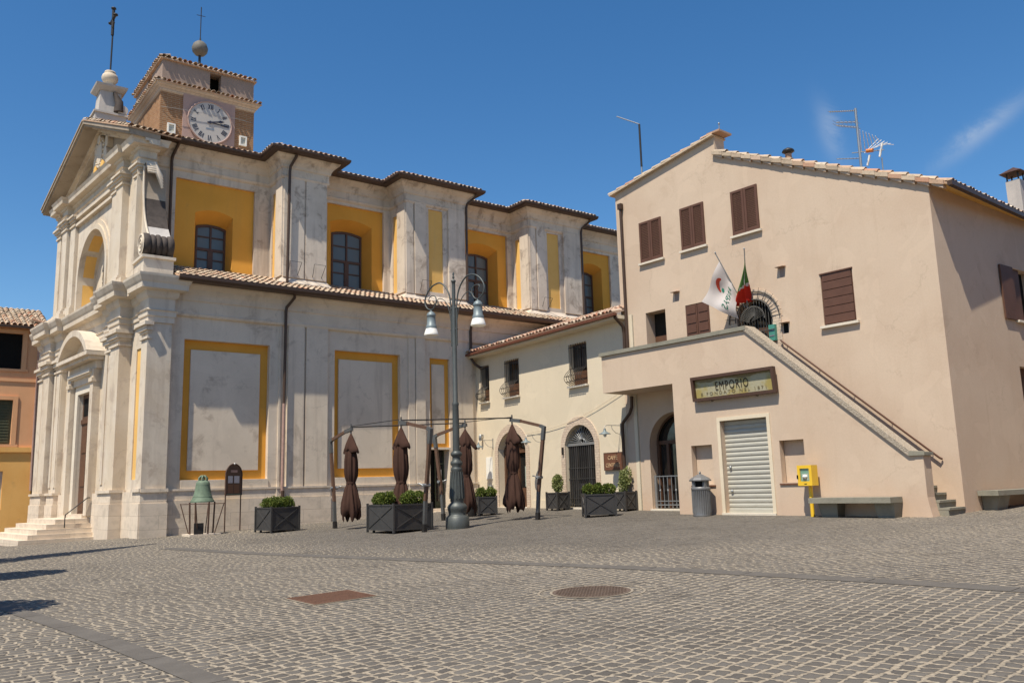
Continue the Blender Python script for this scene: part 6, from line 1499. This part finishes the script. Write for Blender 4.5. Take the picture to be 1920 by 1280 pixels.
    # benches
    o = thing('stone_bench', 'grey stone bench on low blocks beside the stair foot', 'bench', tuple(P(1.9, 1.5, z)), 'stone benches against the pink house')
    zs = gz(19.6, 11.8); b = MB(); b.fbox(RB, .88, 2.98, 1.22, 1.80, zs+.33, zs+.46, 'peperino'); b.build('seat', o)
    for a, c_ in ((.95, 1.35), (2.38, 2.80)):
        q = MB(); q.hexa([P(a, 1.22, zs-.05), P(c_, 1.22, zs-.05), P(c_, 1.52, zs-.05), P(a, 1.52, zs-.05), P(a-.05, 1.22, zs+.34), P(c_+.05, 1.22, zs+.34), P(c_+.05, 1.60, zs+.34), P(a-.05, 1.60, zs+.34)], 'peperino'); q.build('support', o)
    zs = gz(22, 9.4); o = thing('stone_bench', 'grey stone bench along the shaded right wall of the pink house', 'bench', tuple(RS.P(2.5, .4, zs)), 'stone benches against the pink house')
    b = MB(); b.fbox(RS, .62, 4.2, .02, .50, zs+.33, zs+.45, 'peperino'); b.build('seat', o)
    for a, c_ in ((.85, 1.35), (3.3, 3.8)):
        q = MB(); q.hexa([RS.P(a, .02, zs-.05), RS.P(c_, .02, zs-.05), RS.P(c_, .32, zs-.05), RS.P(a, .32, zs-.05), RS.P(a-.05, .02, zs+.33), RS.P(c_+.05, .02, zs+.33), RS.P(c_+.05, .42, zs+.33), RS.P(a-.05, .42, zs+.33)], 'peperino'); q.build('support', o)
    # covers in the paving
    x, y = 7.55, 8.37; z = gz(x, y); sx = (gz(x+.5, y)-gz(x-.5, y)); sy = (gz(x, y+.5)-gz(x, y-.5))
    o = thing('manhole_cover', 'round rusty manhole cover in a stone ring', 'manhole cover', (x, y, z))
    def disc(r0, r1, h, m, n=48):
        mb = MB(); V = []
        for r_ in (r0, r1):
            for k in range(n): a = 2*math.pi*k/n; dx, dy = r_*math.cos(a), r_*math.sin(a); V.append((x+dx, y+dy, z+sx*dx+sy*dy+h))
        if r0 == 0: mb.add(V[n:], [tuple(range(n))], m)
        else: mb.add(V, [(k, (k+1) % n, n+(k+1) % n, n+k) for k in range(n)], m)
        return mb
    disc(.66, .69, .005, 'sand_joint').build('joint_ring', o); disc(.49, .535, .007, 'sand_joint').build('rim', o)
    c = disc(0, .50, .010, 'cover_iron')
    for k in range(-8, 9):
        yy = k*.055; w_ = math.sqrt(max(0, .47**2-yy*yy)); 
        for j in range(-8, 9):
            xx = j*.055
            if math.hypot(xx, yy) < .46: h = z+sx*xx+sy*yy; c.box(x+xx-.018, x+xx+.018, y+yy-.006, y+yy+.006, h+.010, h+.015, 'cover_iron')
    c.build('lid', o)
    A = [Vector((4.74, 11.41)), Vector((5.68, 11.46)), Vector((5.64, 10.53)), Vector((4.73, 10.48))]; c0 = sum(A, Vector((0, 0)))/4
    o = thing('drain_cover', 'rusty rectangular metal cover in the cobbles left of the round one', 'cover', (c0.x, c0.y, gz(*c0)))
    def qd(s_, h, m):
        mb = MB(); mb.add([(*(c0+(p-c0)*s_), gz(*(c0+(p-c0)*s_))+h) for p in A], [(0, 1, 2, 3)], m); return mb
    qd(1.07, .006, 'sand_joint').build('joint_rim', o); l = qd(1.0, .010, 'rust')
    for i in range(-10, 11):
        for j in range(-10, 11):
            px, py = c0.x+i*.042, c0.y+j*.042; h = gz(px, py)+.010; l.box(px-.012, px+.012, py-.004, py+.004, h, h+.004, 'rust')
    l.build('lid', o)
    # cables
    m = MB(); pts = []
    for k in range(13): s_ = k/12; pts.append(CAF.P(6.0-6.0*s_, .06, 3.55+1.1*s_-.28*math.sin(math.pi*s_)))
    m.tube(pts, .008, 'cream', 5); tag(m.build('wall_cable'), 'thin pale cable looping across the cafe wall', 'cable')
    m = MB(); m.tube([(8.74, 34.97, 17.45), (9.3, 34.80, 17.44), (11.9, 34.80, 17.62), (12.66, 34.97, 17.66)], .009, 'grey_metal', 5); tag(m.build('roof_wire'), 'thin pale wire stretched in front of the tower clock', 'wire')
build_small()

# ------------------------------------------------------------------ unseen houses behind and right of the camera, added to cut the sky light
def plain_house(x0, x1, y0, y1, h, wall, label, fr, width, rows=2):
    o = thing('sky_block_house', label, 'house', ((x0+x1)/2, (y0+y1)/2, 0), 'unseen houses added to block sky light')
    w = MB(); w.box(x0, x1, y0, y1, -.5, h, wall); w.build('wall', o)
    r = MB(); xm = (x0+x1)/2; ym = (y0+y1)/2; e = .5; z1 = h+.1
    r.add([(x0-e, y0-e, z1), (x1+e, y0-e, z1), (x1+e, y1+e, z1), (x0-e, y1+e, z1), (x0+2, ym, h+2.2), (x1-2, ym, h+2.2), (x0-e, y0-e, z1-.15), (x1+e, y0-e, z1-.15), (x1+e, y1+e, z1-.15), (x0-e, y1+e, z1-.15)], [(0, 1, 5, 4), (1, 2, 5), (2, 3, 4, 5), (3, 0, 4), (9, 8, 7, 6), (0, 6, 7, 1), (1, 7, 8, 2), (2, 8, 9, 3), (3, 9, 6, 0)], 'tile'); r.build('roof', o)
    n = int(width/3)
    for k in range(n):
        t = (k+.5)*width/n
        for j in range(rows):
            z = 3.9+3*j; q = MB(); q.fbox(fr, t-.5, t+.5, .0, .05, z, z+1.6, 'shutter_green'); q.fbox(fr, t-.6, t+.6, .0, .1, z-.1, z-.01, 'marble'); q.build('window', o)
        q = MB(); q.fbox(fr, t-.6, t+.6, .0, .06, 0, 2.5, 'door_wood'); q.build('door', o)
plain_house(-28, -8, -20, -10, 10, 'cream', 'unseen cream house added behind the camera to the left to block sky light', Fr(-28, -10, 0, 1), 20)
plain_house(-7.9, 9, -20, -10, 10.5, 'orange', 'unseen orange house added directly behind the camera to block sky light', Fr(-7.9, -10, 0, 1), 16.9)
plain_house(9.1, 25, -20, -10, 9.5, 'pink', 'unseen pink house added behind the camera to the right to block sky light', Fr(9.1, -10, 0, 1), 15.9)
plain_house(27, 48, -6, 2.5, 10, 'salmon', 'unseen salmon house added across the right side street to block sky light', Fr(27, 2.5, 0, 1), 21)

# ------------------------------------------------------------------ trees left of the picture (their shade reaches the square)
def tree(x, y, h, rx, label, shape='round', n=3500):
    z = gz(x, y); o = thing('tree', label, 'tree', (x, y, z), 'trees along the left side of the square')
    t = MB(); t.tube([(x, y, z-.1), (x+.04, y, z+h*.3), (x-.03, y+.05, z+h*.6)], [.16, .12, .06], 'bark', 8)
    for k in range(6): a = k*1.05; t.tube([(x, y, z+h*.4), (x+rx*.6*math.cos(a), y+rx*.6*math.sin(a), z+h*.68)], [.06, .02], 'bark', 5)
    t.build('trunk', o)
    f = MB()
    if shape == 'round': f.leaves((x, y, z+h*.72), rx, rx, h*.27, n, .16, 'dark_leaf', .2, 5, .2)
    else:
        for k in range(9): q = k/8; f.leaves((x, y, z+1.2+(h-1.6)*q), rx*(1-q**1.6*.93), rx*(1-q**1.6*.93), h*.11, n//9, .16, 'dark_leaf', .1, k, .2)
    f.build('crown', o)
tree(-.55, 13.6, 4.4, 1.35, 'small round tree left of the square, nearest the camera')
tree(.6, 19.2, 4.6, 1.2, 'small round tree left of the square, middle of the row')
tree(1.0, 24.1, 11.0, 1.25, 'tall pointed cypress left of the church steps', 'cone', 6000)
for o in list(D.objects):
    if o.get('_local') is not None: del o['_local']
